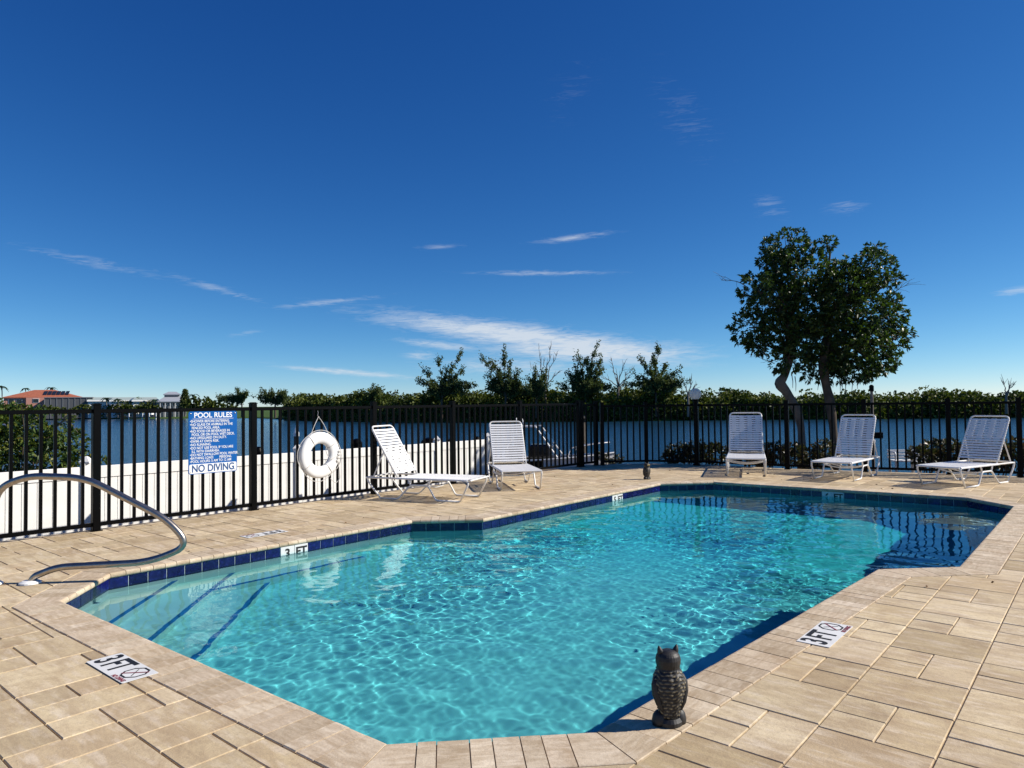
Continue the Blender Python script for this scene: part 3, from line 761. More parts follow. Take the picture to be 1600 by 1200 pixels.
# ------------------------------------------------------------------ deck depth markers
def deck_marker(label, loc, ang):
    e = empty('deck_depth_marker', loc, ang); tag(e, label, 'depth marker', 'deck depth markers')
    MB().prism(plate(.515, .195, .006, 2), .0035, .0062).build('plate', M['decal'], e)
    text('3', .215, M['ink_black'], e, (-.195, 0, .0075), sx=.72, bold=.005)
    text('FT', .215, M['ink_black'], e, (-.048, 0, .0075), sx=.72, bold=.005)
    o8 = [(.155 + .078 * math.cos(R(22.5 + 45 * k)), .012 + .078 * math.sin(R(22.5 + 45 * k))) for k in range(8)]
    i8 = [(.155 + .066 * math.cos(R(22.5 + 45 * k)), .012 + .066 * math.sin(R(22.5 + 45 * k))) for k in range(8)]
    MB().add([(x, y, .0075) for x, y in o8 + i8], [(k, (k + 1) % 8, 8 + (k + 1) % 8, 8 + k) for k in range(8)]).build('no_diving_symbol', M['ink_black'], e)
    for s in (1, -1): MB().box((.155, .012, .0078), (.15 if s > 0 else .10, .010 if s > 0 else .005, .0006), Matrix.Rotation(R(45 * s), 3, 'Z')).build('slash', M['ink_red'] if s > 0 else M['ink_black'], e)
    text('NO DIVING', .036, M['ink_red'], e, (.165, -.081, .0078), sx=.78, bold=.001)
    return e
deck_marker('3 FT deck depth marker by the near left pool corner', Vector((-2.272, 4.111, 0)), R(-39.9))
deck_marker('3 FT deck depth marker on the right side near the large owl', Vector((1.990, 4.558, 0)), R(49.6))
deck_marker('flat depth marker on the far side deck above the 3 FT tiles', Vector((-2.93, 8.33, 0)), R(-130.3))

# ------------------------------------------------------------------ owls
def make_owl():
    e = empty('owl_decoy', (0, 0, 0))
    prof = [(0.0, .030), (.035, .030), (.046, .045), (.052, .075), (.060, .105), (.068, .135), (.073, .165), (.074, .19), (.071, .215), (.063, .235), (.054, .25), (.052, .262), (.056, .28), (.057, .298), (.053, .315), (.044, .328), (.028, .337), (.0, .340)]
    zz = np.linspace(.031, .3395, 120); zs = [p[1] for p in prof][1:]; rs = [p[0] for p in prof][1:]
    nu = 72; vs = []; FE = []
    for i, z in enumerate(zz):
        r0 = float(np.interp(z, zs, rs))
        for k in range(nu):
            a = 2 * math.pi * k / nu
            fx = 1.04; fy = .92 if z < .25 else 1.0
            # overlapping feather rows
            row = (z - .04) / .0165 + .35 * math.sin(a * 3 + 1) + .25 * math.sin(a * 7); fr = row - math.floor(row); col = a * 14 / (2 * math.pi) + .5 * (math.floor(row) % 2); fc = abs((col % 1) - .5) * 2
            d = .0075 * (1 - fr) * (1 - .7 * fc ** 2) if z < .255 else .0022 * (.5 + .5 * math.sin(a * 26)) * (1 if z < .32 else .4)
            FE.append(min(1, max(0, d / .0075)) * (1 if z < .255 else .35))
            r = r0 + d - (.004 if z < .25 and abs(math.cos(a)) < .13 else 0)
            vs.append((r * fx * math.cos(a), r * fy * math.sin(a) + (.004 if z > .25 else 0), z))
    m = len(zz); fs = [(i * nu + k, i * nu + (k + 1) % nu, (i + 1) * nu + (k + 1) % nu, (i + 1) * nu + k) for i in range(m - 1) for k in range(nu)] + [tuple(range(nu - 1, -1, -1)), tuple((m - 1) * nu + k for k in range(nu))]
    ob = MB().add(vs, fs).build('body', M['owl'], e, smooth=True); fa = ob.data.attributes.new('feather', 'FLOAT', 'POINT'); fa.data.foreach_set('value', FE)
    for s in (-1, 1):
        MB().tube([(s * .034, .004, .318), (s * .042, .004, .338), (s * .046, .005, .352), (s * .047, .006, .360)], [.017, .014, .008, .002], 10).build('ear_tuft', M['owl'], e, smooth=True)
        # wing
        pts = [(s * .066, -.004, .225), (s * .075, -.008, .19), (s * .073, -.014, .15), (s * .062, -.024, .105), (s * .046, -.032, .07)]
        MB().tube(pts, [.010, .019, .021, .016, .006], 10).build('wing', M['owl'], e, smooth=True)
        MB().lathe([(.014, -.004), (.014, .001), (.008, .005), (.002, .006)], 14).build('eye', M['owl_eye'], e, (s * .022, .056, .298), (R(-90), 0, 0))
        # claw mound on the base
        MB().lathe([(.036, 0), (.038, .018), (.032, .045), (.018, .062), (.004, .066)], 14).build('foot', M['owl'], e, (s * .050, .004, .0), smooth=True)
    MB().tube([(0, .056, .290), (0, .070, .284), (0, .074, .274)], [.008, .006, .002], 8).build('beak', M['owl'], e)
    b = [(.066 * math.cos(t) * (1 + .05 * math.sin(5 * t)), .056 * math.sin(t) * (1 + .05 * math.cos(4 * t))) for t in [2 * math.pi * k / 24 for k in range(24)]]
    MB().add([(x, y, 0.0) for x, y in b] + [(x, y, .018) for x, y in b] + [(x * .82, y * .82, .034) for x, y in b],
             [tuple(range(23, -1, -1)), tuple(range(48, 72))] + [(r * 24 + k, r * 24 + (k + 1) % 24, (r + 1) * 24 + (k + 1) % 24, (r + 1) * 24 + k) for r in (0, 1) for k in range(24)]).build('base', M['owl'], e)
    return e
owl = make_owl(); owl.location = (.715, 3.325, .003); owl.rotation_euler = (0, 0, R(12)); owl.scale = (.95, .95, 1.0)
tag(owl, 'large dark plastic owl decoy on the near coping, seen from behind', 'owl decoy', 'plastic owl decoys')
o2 = copy_tree(owl); o2.location = (2.60, 13.74, .003); o2.rotation_euler = (0, 0, R(215)); o2.scale = (.95, .95, .92)
tag(o2, 'small distant plastic owl decoy on the deck beyond the pool', 'owl decoy')

# ------------------------------------------------------------------ loungers
def make_lounger(back_deg):
    e = empty('chaise_lounge', (0, 0, 0)); HW = .345; Z = .335; r = .0145; BL = .93; ba = R(back_deg)
    for s in (-1, 1):
        y = s * HW
        rail = rounded([(-.43, y, .10), (-.56, y, Z + .0), (-.30, y, Z - .005), (1.30, y, Z)], .07)
        MB().tube(rounded([(-.285, y, r), (-.46, y, .20), (-.56, y, Z), (-.30, y, Z), (1.285, y, Z), (1.12, y, r)], [.03, .1, .07, .1, .07]), r, 10).build('side_rail', M['white_metal'], e, smooth=True)
        MB().tube(rounded([(1.12, y, r), (.70, y, r), (.57, y, .235), (.26, y, .235), (.03, y, r), (-.285, y, r)], .05), r, 10).build('leg_runner', M['white_metal'], e, smooth=True)
        for x in (.57, .26): MB().tube([(x, y, .235), (x + (.04 if x > .4 else -.04), y, Z)], r * .9, 8).build('leg_brace', M['white_metal'], e)
        MB().tube([(-math.cos(ba) * BL * .52, s * (HW - .035), Z + math.sin(ba) * BL * .52), (-.42, s * (HW - .005), Z + .02)], r * .8, 8).build('back_strut', M['white_metal'], e)
    for x, dz in ((1.285, 0.0), (-.555, 0.0)): MB().tube([(x, -HW, Z + dz), (x, HW, Z + dz)], r, 10).build('cross_bar', M['white_metal'], e)
    for x in (.57, .26): MB().tube([(x, -HW + .3 * t * 0 + 2 * HW * t, .235 - .05 * math.sin(math.pi * t)) for t in [k / 10 for k in range(11)]], r * .85, 8).build('cross_bow', M['white_metal'], e, smooth=True)
    MB().tube([(-.42, -HW, Z + .02), (-.42, HW, Z + .02)], r * .8, 8).build('cross_bar', M['white_metal'], e)
    def bp(t, y, off=0): return Vector((-math.cos(ba) * t - math.sin(ba) * off * 0 + math.sin(ba) * off, y, Z + .02 + math.sin(ba) * t + math.cos(ba) * off))
    HB = HW - .03
    fr = rounded([bp(0, -HB), bp(BL, -HB), bp(BL, HB), bp(0, HB)], .085, 7)
    MB().tube(fr, r, 10).build('back_frame', M['white_metal'], e, smooth=True)
    def strap_mesh(hw):
        t = .0035; w = .035 / 2; xs = [-hw - .016, -hw - .014, -hw, -hw * .5, 0, hw * .5, hw, hw + .014, hw + .016]; zs = [-.012, .004, .016, .012, .010, .012, .016, .004, -.012]
        v = []; f = []
        for x, z in zip(xs, zs):
            for wx, tz in ((-w, 0), (w, 0), (w, -t), (-w, -t)): v.append((wx, x if abs(x) < hw + .001 else x + (t if x < 0 else -t) * (tz != 0), z + (tz if abs(x) < hw + .001 else 0)))
        for i in range(len(xs) - 1):
            for k in range(4): f.append((i * 4 + k, i * 4 + (k + 1) % 4, i * 4 + 4 + (k + 1) % 4, i * 4 + 4 + k))
        f += [(3, 2, 1, 0), tuple(len(v) - 4 + k for k in range(4))]
        me = MB().add(v, f).mesh('strap'); bm = bmesh.new(); bm.from_mesh(me); bmesh.ops.recalc_face_normals(bm, faces=bm.faces); bm.to_mesh(me); bm.free()
        me.materials.append(M['strap']); return me
    sm = strap_mesh(HW); sb = strap_mesh(HB)
    for k in range(24): link('seat_strap', sm, None, e, (.035 + k * .0515, 0, Z))
    for k in range(16): link('back_strap', sb, None, e, bp(.075 + k * .0515, 0), (0, ba, 0))
    e['BL'] = BL
    return e, bp, HB, ba
def woven(e, bp, HB, ba, t0, t1, n=4):
    for k in range(n):
        y = -HB + 2 * HB * (k + .5) / n; w = 2 * HB / n - .07; c = bp((t0 + t1) / 2, y, -.002)
        MB().box((0, 0, 0), (t1 - t0, w, .003)).build('woven_strap', M['strap'], e, c, (0, ba, 0))
LG = 'white strap chaise lounges round the pool'
spots = [((-1.72, 11.50), (.93, -.37), 59, (.10, .44), 1.0, 'white strap chaise lounge lying sideways along the left fence, nearest the life ring'),
         ((-.06, 13.38), (.17, -.985), 58, None, 1.0, 'white strap chaise lounge facing the camera, beside the gate on the left'),
         ((5.02, 15.20), (-.32, -.947), 60, (.50, .86), 1.06, 'white strap chaise lounge facing the camera beside the lamp post'),
         ((6.74, 14.03), (-.67, -.745), 60, (.42, .86), 1.02, 'white strap chaise lounge in front of the tree trunks, middle of the far three'),
         ((8.30, 12.64), (-.856, -.517), 58, (.48, .88), 1.02, 'rightmost white strap chaise lounge at the far right of the deck')]
for (hx, hy), (dx, dy), bd, wv, scl, lab in spots:
    e, bp, HB, ba = make_lounger(bd)
    if wv: woven(e, bp, HB, ba, *wv)
    e.location = (hx, hy, .003); e.rotation_euler = (0, 0, math.atan2(dy, dx)); e.scale = (scl,) * 3
    del e['BL']; tag(e, lab, 'lounger', LG)

# ------------------------------------------------------------------ vegetation helpers
def at(px, py, Y):
    """world point at depth Y for a point of the 1600x1200 photograph"""
    x, y = px - 800, py - 600; c, s = math.cos(-.011612), math.sin(-.011612); x, y = c * x + s * y, -s * x + c * y
    a = math.atan((630.654 - 600) / 1101.25); d = Vector((x, 1101.25 * math.cos(a) + y * math.sin(a), 1101.25 * math.sin(a) - y * math.cos(a)))
    d *= Y / d.y; return Vector((d.x, d.y, 1.5 + d.z))
def unit(a): return a / np.maximum(np.linalg.norm(a, axis=-1, keepdims=True), 1e-9)
def leaf_mesh(name, base, direc, length, width, mat, fold=.25, droop=.15, tint=None, g=None):
    """one folded two-triangle leaf per row of base/direc"""
    g = g or rng; n = len(base)
    if np.isscalar(length): length = length * g.uniform(.7, 1.25, n)
    side = unit(np.cross(direc, unit(g.normal(size=(n, 3)))))
    up = np.cross(side, direc)
    L = length[:, None]; Wd = (length * width / .5)[:, None] * .5 if not np.isscalar(width) else L * width
    p0 = base; p2 = base + direc * L + np.array([0, 0, -1]) * L * droop
    mid = base + direc * L * .5
    p1 = mid + side * Wd + up * Wd * fold; p3 = mid - side * Wd + up * Wd * fold
    V_ = np.stack([p0, p1, p2, p3], 1).reshape(-1, 3).astype(np.float32)
    me = bpy.data.meshes.new(name); nt_ = 2 * n
    me.vertices.add(4 * n); me.vertices.foreach_set('co', V_.ravel())
    o = (np.arange(n) * 4)[:, None]; tri = np.concatenate([o + np.array([[0, 1, 2]]), o + np.array([[0, 2, 3]])], 1).reshape(-1)
    me.loops.add(len(tri)); me.loops.foreach_set('vertex_index', tri.astype(np.int32))
    me.polygons.add(nt_); me.polygons.foreach_set('loop_start', (np.arange(nt_) * 3).astype(np.int32))
    me.update(calc_edges=True); me.validate()
    t = np.clip(g.normal(.42, .25, n), 0, 1) if tint is None else tint
    at_ = me.attributes.new('tint', 'FLOAT', 'FACE'); at_.data.foreach_set('value', np.repeat(t, 2).astype(np.float32))
    me.materials.append(mat); return me
def lobes_points(lobes, dens, g, inner=.55):
    """rosette centres + outward directions on and inside ellipsoids (centre, radii)"""
    C, D = [], []
    for c, r in lobes:
        n = max(6, int(dens * (r[0] * r[1] + r[1] * r[2] + r[0] * r[2])))
        d = unit(g.normal(size=(n, 3))); k = inner + (1.08 - inner) * g.random(n) ** .55
        C.append(np.array(c) + d * np.array(r) * k[:, None]); D.append(unit(d + .45 * g.normal(size=(n, 3)) + np.array([0, 0, .25])))
    return np.concatenate(C), np.concatenate(D)
def rosettes(C, D, k, spread, g):
    B = np.repeat(C, k, 0); d = np.repeat(D, k, 0); return B + .02 * g.normal(size=B.shape), unit(d + spread * unit(g.normal(size=d.shape)))
def limb(mb, a, b, r0, r1, g, n=6, wob=.06):
    a, b = Vector(a), Vector(b); L = (b - a).length; pts = []
    for i in range(n + 1):
        t = i / n; pts.append(a.lerp(b, t) + Vector(g.normal(size=3)) * wob * L * math.sin(math.pi * t) * .6 + Vector((0, 0, .08 * L * math.sin(math.pi * t))))
    mb.tube(pts, [r0 + (r1 - r0) * i / n for i in range(n + 1)], 7); return pts

# ------------------------------------------------------------------ the two trees behind the far fence
TY = 16.9; S_ = TY / 1101.25
def big_tree(label, trunk, rad, lobes, roots, seed, barkm, bare=()):
    g = np.random.default_rng(seed)
    pts = [at(x, y, TY + dy) for x, y, dy in trunk]; base = pts[0].copy(); base.z = -.42
    e = empty('shade_tree', base); tag(e, label, 'tree', 'shade trees behind the far fence')
    P = [p - base for p in pts]; P[0].z = 0
    mb = MB(); fine = []
    for i in range(len(P) - 1):
        for k in range(4):
            t = k / 4; q = [P[max(i - 1, 0)], P[i], P[i + 1], P[min(i + 2, len(P) - 1)]]
            fine.append((.5 * ((2 * q[1]) + (q[2] - q[0]) * t + (2 * q[0] - 5 * q[1] + 4 * q[2] - q[3]) * t * t + (3 * q[1] - q[0] - 3 * q[2] + q[3]) * t ** 3), rad[i] + (rad[i + 1] - rad[i]) * t))
    fine.append((P[-1], rad[-1])); mb.tube([f[0] for f in fine], [f[1] * (1 + .1 * math.sin(7 * i)) for i, f in enumerate(fine)], 14)
    tr = mb.build('trunk', barkm, e, smooth=True)
    LB = []; top = P[-1]
    for (x, y, rx, ry) in lobes:
        c = at(x, y, TY + g.uniform(-.35, .35)) - base; LB.append((tuple(c), (rx * S_, min(rx, ry) * S_ * 1.05, ry * S_)))
    for c, r in LB:
        m2 = MB(); start = P[-1] if g.random() < .6 else P[-2]
        pl = limb(m2, start, Vector(c), .055, .016, g)
        for k in range(5):
            d = unit(g.normal(size=3)); limb(m2, pl[int(g.integers(3, 6))], Vector(c) + Vector(d * np.array(r) * .85), .016, .005, g, 4)
        m2.build('branch', M['bark'], e, smooth=True)
    C, D = lobes_points(LB, 225, g, .45); B, d = rosettes(C, D, 10, .8, g)
    link('crown', leaf_mesh('crown', B, d, .108, .20, M['leaf_dark'], g=g), None, e)
    for (x, y0, y1) in roots:
        a = at(x, y0, TY + g.uniform(-.4, .4)) - base; b = Vector((a.x + g.uniform(-.02, .02), a.y, a.z - (y1 - y0) * S_))
        MB().tube([a, a.lerp(b, .5) + Vector((.015, 0, 0)), b], [.012, .009, .005], 5).build('aerial_root', M['twig'], e)
    for (x, y, x2, y2) in bare:
        m2 = MB(); a = at(x, y, TY) - base; b = at(x2, y2, TY) - base; pl = limb(m2, a, b, .012, .004, g, 5)
        for k in range(7):
            q = pl[int(g.integers(2, 6))]; limb(m2, q, q + Vector(((b - a).normalized() * .25)) + Vector(g.normal(size=3) * .16), .005, .002, g, 3)
        m2.build('bare_twig', M['twig'], e)
    return e
big_tree('leafy tree with a crooked leaning trunk behind the far fence, left of the pair',
         [(1254, 742, 0), (1253, 700, 0), (1251, 665, 0), (1243, 638, 0), (1229, 613, 0), (1219, 599, 0), (1226, 586, 0), (1234, 560, .05), (1240, 525, .1)],
         [.12, .095, .09, .10, .115, .12, .10, .085, .07],
         [(1231, 390, 38, 30), (1250, 430, 52, 42), (1212, 412, 24, 26), (1180, 450, 26, 24), (1214, 470, 42, 38), (1170, 512, 27, 30), (1218, 520, 30, 28), (1228, 562, 24, 20), (1262, 478, 46, 48), (1186, 535, 20, 18), (1250, 520, 30, 40)],
         [(1237, 585, 606), (1242, 588, 612), (1278, 592, 610)], 21, M['bark_pale'], [(1165, 447, 1128, 438), (1210, 568, 1192, 562)])
big_tree('leafy tree with a straight trunk and hanging aerial roots behind the middle far lounger',
         [(1307, 742, 0), (1304, 700, 0), (1301, 660, 0), (1296, 625, 0), (1290, 598, 0), (1287, 570, 0), (1290, 530, .1)], [.12, .10, .10, .105, .11, .11, .09],
         [(1292, 381, 13, 10), (1326, 438, 42, 34), (1362, 420, 30, 28), (1366, 392, 14, 12), (1393, 437, 18, 10), (1388, 492, 26, 36), (1340, 498, 54, 46), (1300, 530, 58, 50), (1352, 552, 48, 36), (1283, 574, 38, 24), (1402, 528, 20, 26), (1312, 462, 40, 40), (1330, 580, 40, 18), (1372, 570, 22, 20)],
         [(1311, 590, 614), (1315, 592, 610), (1320, 592, 617), (1331, 590, 612), (1339, 588, 608), (1300, 592, 606)], 22, M['bark'], [(1395, 460, 1416, 446)])

# ------------------------------------------------------------------ hedges on the bank and the bush on the left
def shrub(name, label, cat, lobes_px, Y, zb, leaf, dens, k, length, seed, group=None, wid=.24, depth=.45, stems=10):
    g = np.random.default_rng(seed); LB = []
    c0 = at(lobes_px[0][0], lobes_px[0][1], Y); base = Vector((c0.x, Y, zb)); e = empty(name, base); tag(e, label, cat, group); s = Y / 1101.25
    for x, y, rx, ry in lobes_px:
        c = at(x, y, Y + g.uniform(-.15, .15)) - base; LB.append((tuple(c), (rx * s, max(depth * .5, min(rx, ry) * s), ry * s)))
    C, D = lobes_points(LB, dens, g, .3); B, d = rosettes(C, D, k, .9, g)
    link('foliage', leaf_mesh('foliage', B, d, length, wid, leaf, g=g), None, e)
    m2 = MB()
    for q in range(stems):
        c, r = LB[q % len(LB)]; limb(m2, (c[0] * .6 + g.normal() * .1, c[1] + g.normal() * .06, -.05), Vector(c) + Vector(g.normal(size=3) * np.array(r) * .5), .016, .005, g, 4)
    m2.build('stems', M['bark'], e)['kind'] = 'stuff'
    return e
HG = 'low hedge clumps behind the far fence'
shrub('hedge', 'low dark hedge clump behind the lamp post', 'hedge', [(1062, 708, 22, 15), (1090, 706, 26, 16), (1118, 708, 22, 15), (1046, 714, 10, 10)], 17.9, -.36, M['leaf_hedge'], 330, 9, .10, 31, HG)
shrub('hedge', 'low hedge clump behind the lounger beside the lamp post', 'hedge', [(1160, 708, 22, 16), (1188, 710, 20, 16), (1212, 708, 18, 16)], 17.0, -.36, M['leaf_hedge'], 330, 9, .10, 32, HG)
shrub('hedge', 'reddish green hedge clump between the two tree trunks', 'hedge', [(1236, 710, 18, 17), (1266, 712, 20, 17), (1288, 706, 16, 18)], 16.2, -.36, M['leaf_hedge'], 340, 9, .095, 33, HG)
shrub('hedge', 'rounded hedge clump with reddish leaves left of the rightmost lounger', 'hedge', [(1438, 712, 17, 17), (1462, 706, 17, 19), (1484, 710, 20, 22)], 15.3, -.36, M['leaf_hedge'], 340, 9, .095, 34, HG)
shrub('hedge', 'dark hedge behind the rightmost lounger at the picture edge', 'hedge', [(1518, 712, 26, 22), (1552, 714, 28, 22), (1590, 712, 30, 24), (1630, 712, 32, 26), (1680, 708, 36, 32), (1740, 704, 44, 40)], 14.8, -.36, M['leaf_hedge'], 340, 9, .095, 35, HG)
shrub('hedge', 'small scrubby clump below the boat bow by the gate', 'hedge', [(944, 716, 10, 8), (960, 718, 12, 6)], 18.6, -.36, M['leaf_hedge'], 220, 8, .09, 36, HG)
shrub('mangrove_bush', 'leafy green bush behind the white fence at the left picture edge', 'bush',
      [(20, 674, 44, 40), (70, 676, 32, 34), (-40, 664, 60, 46), (2, 654, 30, 22), (96, 700, 26, 28), (40, 706, 50, 36), (126, 722, 18, 14), (-20, 720, 60, 40)], 11.2, -.5, M['leaf_bush'], 210, 8, .085, 37, stems=18, depth=1.2)
g_ = np.random.default_rng(5); tw = empty('dead_branch', at(60, 690, 11.0)); tag(tw, 'bare pale branch reaching out of the left bush', 'branch')
m2 = MB(); pl = limb(m2, (0, 0, 0), at(118, 648, 11.0) - tw.location, .014, .006, g_, 6, .03)
for x, y in ((104, 645), (128, 652), (122, 676), (96, 660), (118, 640)): limb(m2, pl[4], at(x, y, 11.0) - tw.location, .006, .003, g_, 4)
m2.build('twig', M['bark_pale'], tw)

# ------------------------------------------------------------------ far mangrove shore
def mangrove_mass():
    g = np.random.default_rng(77); sx = np.array([p[0] for p in SHORE]); sy = np.array([p[1] for p in SHORE]); B, D, T, L_ = [], [], [], []
    core = MB(); xs = np.linspace(-66, 150, 260); rows = []
    for x in xs:
        y = float(np.interp(x, sx, sy)); h = float(np.interp(x, [-66, -25, 10, 36, 60, 150], [2.6, 2.5, 2.5, 1.9, 1.0, .8])) + .3 * math.sin(x * .31)
        rows.append([(x, y + 1.8, -2.4), (x, y + 2.6, h * .55), (x, y + 5, h), (x, y + 9, h + .3), (x, y + 12, -2)])
    nr = len(rows[0]); core.v = [p for r in rows for p in r]; core.f = [(i * nr + k, (i + 1) * nr + k, (i + 1) * nr + k + 1, i * nr + k + 1) for i in range(len(rows) - 1) for k in range(nr - 1)]
    for k in range(3900):
        x = g.uniform(-66, 150) if k < 2700 else (g.uniform(-380, -128) if k < 3500 else g.uniform(150, 290)); y0 = float(np.interp(x, sx, sy)); fr = g.random(); y = y0 + 1.0 + 9 * fr ** 1.3; hb = float(np.interp(x, [-66, -25, 10, 36, 60, 150], [3.0, 2.9, 2.9, 2.3, 1.3, 1.1])) + 1.3 * sum(math.exp(-((x - xt) / 2.6) ** 2) for xt in (-15, -1.5, 5, 15.5, 30))
        r = g.uniform(.7, 1.9); ztop = hb + .5 * math.sin(x * .31) + .4 * math.sin(x * .83 + 1) + 1.0 * fr + g.normal() * .5
        z = ztop - r * .6 - (g.random() ** 1.5) * (5.2 if fr < .4 else 1.5)
        n = int(30 * r); d = unit(g.normal(size=(n, 3)) + np.array([0, -.25, .25])); rad = r * g.uniform(.6, 1.05, (n, 1))
        B.append(np.array([x, y, max(z, -1.8)]) + d * rad * np.array([1.15, .8, .8])); D.append(unit(d + .7 * g.normal(size=(n, 3)))); T.append(np.clip(g.normal(.42 + .2 * g.normal(), .18, n), 0, 1)); L_.append(g.uniform(.45, .85, n))
    me = leaf_mesh('mangroves', np.concatenate(B), np.concatenate(D), np.concatenate(L_), .36, M['leaf_mangrove'], tint=np.concatenate(T), g=g)
    o = link('mangroves', me); tag(o, 'dense mangrove thicket along the far shore', 'mangroves', kind='stuff')
    c = core.build('thicket_core', M['leaf_mangrove'], o); a = c.data.attributes.new('tint', 'FLOAT', 'FACE'); a.data.foreach_set('value', [.1] * len(c.data.polygons)); c['kind'] = 'stuff'
mangrove_mass()
def far_tree(label, x, ybase, Y, tips, seed, leafy=1.0, mat='leaf_pine', name='shore_tree', ll=.46, dens=30, group='taller trees on the far shore'):
    """tips: branch tips in photo pixels"""
    g = np.random.default_rng(seed); base = at(x, ybase, Y); base.z = 1.0; e = empty(name, base); tag(e, label, 'tree', group)
    mb = MB(); s = Y / 1101.25; B, D = [], []; stem = at(x, min(t[1] for t in tips) * .35 + ybase * .65, Y) - base
    mb.tube([(0, 0, -2.5), tuple(stem * .5), tuple(stem)], [.28, .2, .14], 7); mb.build('trunk', M['twig'] if leafy < .5 else M['bark'], e); mb = MB()
    if leafy > .5: tips = list(tips) + [(tx + g.uniform(-14, 14), max(ty, 585) * .5 + 312 + g.uniform(-6, 6)) for tx, ty in tips for _ in (0, 1)]
    for tx, ty in tips:
        t = at(tx, ty, Y + g.uniform(-2, 2)) - base; pl = limb(mb, stem * g.uniform(.3, 1.0), t, .13, .03, g, 7, .05)
        for k in range(8 if leafy < .5 else 11):
            q = pl[int(g.integers(1, 8))] if leafy > .5 else pl[int(g.integers(2, 8))]; dd = (Vector(t) - pl[2]).normalized(); t2 = q + (dd + Vector(g.normal(size=3)) * .45 + Vector((0, 0, .55))).normalized() * g.uniform(.5, 1.8)
            p2 = limb(mb, q, t2, .05, .02, g, 3, .05)
            if leafy > .5:
                for qq in p2[1:] + [p2[-1]] + pl[2:8:2]:
                    n = int(dens * .17 * leafy); B.append(np.array(qq) + g.normal(size=(n, 3)) * np.array([.2, .2, .3])); D.append(unit(g.normal(size=(n, 3)) + np.array(dd) * .6 + np.array([0, 0, .4])))
    mb.build('branches', M['twig'] if leafy < .5 else M['bark'], e)['kind'] = 'stuff'
    if B: link('crown', leaf_mesh('crown', np.concatenate(B), np.concatenate(D), ll, .28, M[mat], g=g), None, e)
FT = [('feathery tree with two thin tops, leftmost above the far mangroves', 690, 632, 148, [(664, 582), (688, 563), (696, 585), (720, 556), (726, 578), (712, 592), (672, 604)], 1.0),
      ('spreading feathery tree above the mangroves behind the second lounger', 790, 630, 146, [(756, 565), (770, 570), (787, 552), (797, 575), (782, 590), (808, 585), (768, 592), (812, 600)], 1.0),
      ('leafless tree with thin upright branches among the far trees', 852, 625, 146, [(842, 545), (852, 560), (861, 541), (869, 556), (830, 575), (875, 580)], .1),
      ('small rounded tree right of the leafless one on the far shore', 838, 625, 144, [(836, 585), (845, 592), (830, 596), (850, 588)], 1.0),
      ('dark tree with a dense left crown, tall among the far trees', 915, 628, 144, [(905, 562), (915, 558), (930, 548), (942, 560), (900, 580), (925, 575), (890, 588), (940, 580)], 1.25),
      ('bare thin branched tree between the two tall far trees', 966, 625, 145, [(955, 560), (975, 570), (990, 575), (940, 590), (985, 590), (960, 585)], .1),
      ('tall feathery tree with the highest top, right of the far group', 1025, 630, 142, [(1029, 541), (1020, 560), (1040, 575), (1055, 585), (1005, 570), (995, 590), (1045, 592), (1018, 580), (1060, 600)], 1.15),
      ('low bare tree at the right end of the far tree group', 1075, 625, 140, [(1066, 590), (1080, 592), (1090, 600)], .1),
      ('bare twiggy tree above the mangroves near the right picture edge', 1572, 622, 133, [(1568, 598), (1578, 602), (1585, 600)], .1),
      ('rounded treetop above the left mangroves beyond the life ring', 586, 628, 165, [(583, 611), (590, 613), (580, 618)], 1.2),
      ('tuft of dark trees above the shore right of the sign', 378, 632, 205, [(372, 614), (384, 617), (362, 624), (352, 626)], 1.3),
      ('low dark treetop above the mangroves left of the life ring', 430, 632, 185, [(424, 615), (436, 618), (446, 622), (414, 622)], 1.3)]
for i, (lab, x, yb, Y, tips, lf) in enumerate(FT): far_tree(lab, x, yb, Y, tips, 100 + i, lf)
# far left: Norfolk pine and palms by the houses
def palm(label, x, ytop, Y, seed):
    g = np.random.default_rng(seed); t = at(x, ytop, Y); base = Vector((t.x, Y, -1.6)); e = empty('palm_tree', base); tag(e, label, 'palm', 'small palms by the far houses'); top = t - base
    MB().tube([(0, 0, 0), (.15, 0, top.z * .5), tuple(top)], [.22, .17, .14], 7).build('trunk', M['twig'], e)
    for k in range(11):
        a = 2 * math.pi * k / 11 + g.uniform(-.2, .2); L = g.uniform(1.6, 2.3); up = g.uniform(.1, .9); pts = []
        for j in range(6): q = j / 5; pts.append(np.array([math.cos(a) * L * q, math.sin(a) * L * q, top.z + L * (up * q - 1.0 * q * q)]) + np.array([top.x, top.y, 0]))
        v = []; f = []
        for j, p in enumerate(pts):
            w = .30 * math.sin(math.pi * (.12 + .86 * j / 5)); n = np.array([-math.sin(a), math.cos(a), 0]); v += [tuple(p + n * w + [0, 0, -.12]), tuple(p), tuple(p - n * w + [0, 0, -.12])]
        for j in range(5): f += [(j * 3, j * 3 + 1, j * 3 + 4, j * 3 + 3), (j * 3 + 1, j * 3 + 2, j * 3 + 5, j * 3 + 4)]
        MB().add(v, f).build('frond', M['leaf_palm'], e)
palm('palm at the left picture edge beside the pink house', 3, 604, 232, 1)
palm('palm rising behind the pink house roof', 80, 606, 262, 2)
palm('thin palm behind the left end of the pink house', 40, 607, 262, 3)
palm('palm in front of the white roofs, left one', 166, 623, 236, 4)
palm('palm in front of the white roofs, middle one', 184, 624, 236, 5)
palm('palm in front of the white roofs, next to the grey roof', 240, 625, 236, 6)
palm('bushy palm right of the tall pine', 302, 617, 236, 7)
g_ = np.random.default_rng(9); b0 = at(289, 640, 238); b0.z = -1.6; npine = empty('pine_tree', b0); tag(npine, 'tall narrow pine beside the grey roofed house', 'tree')
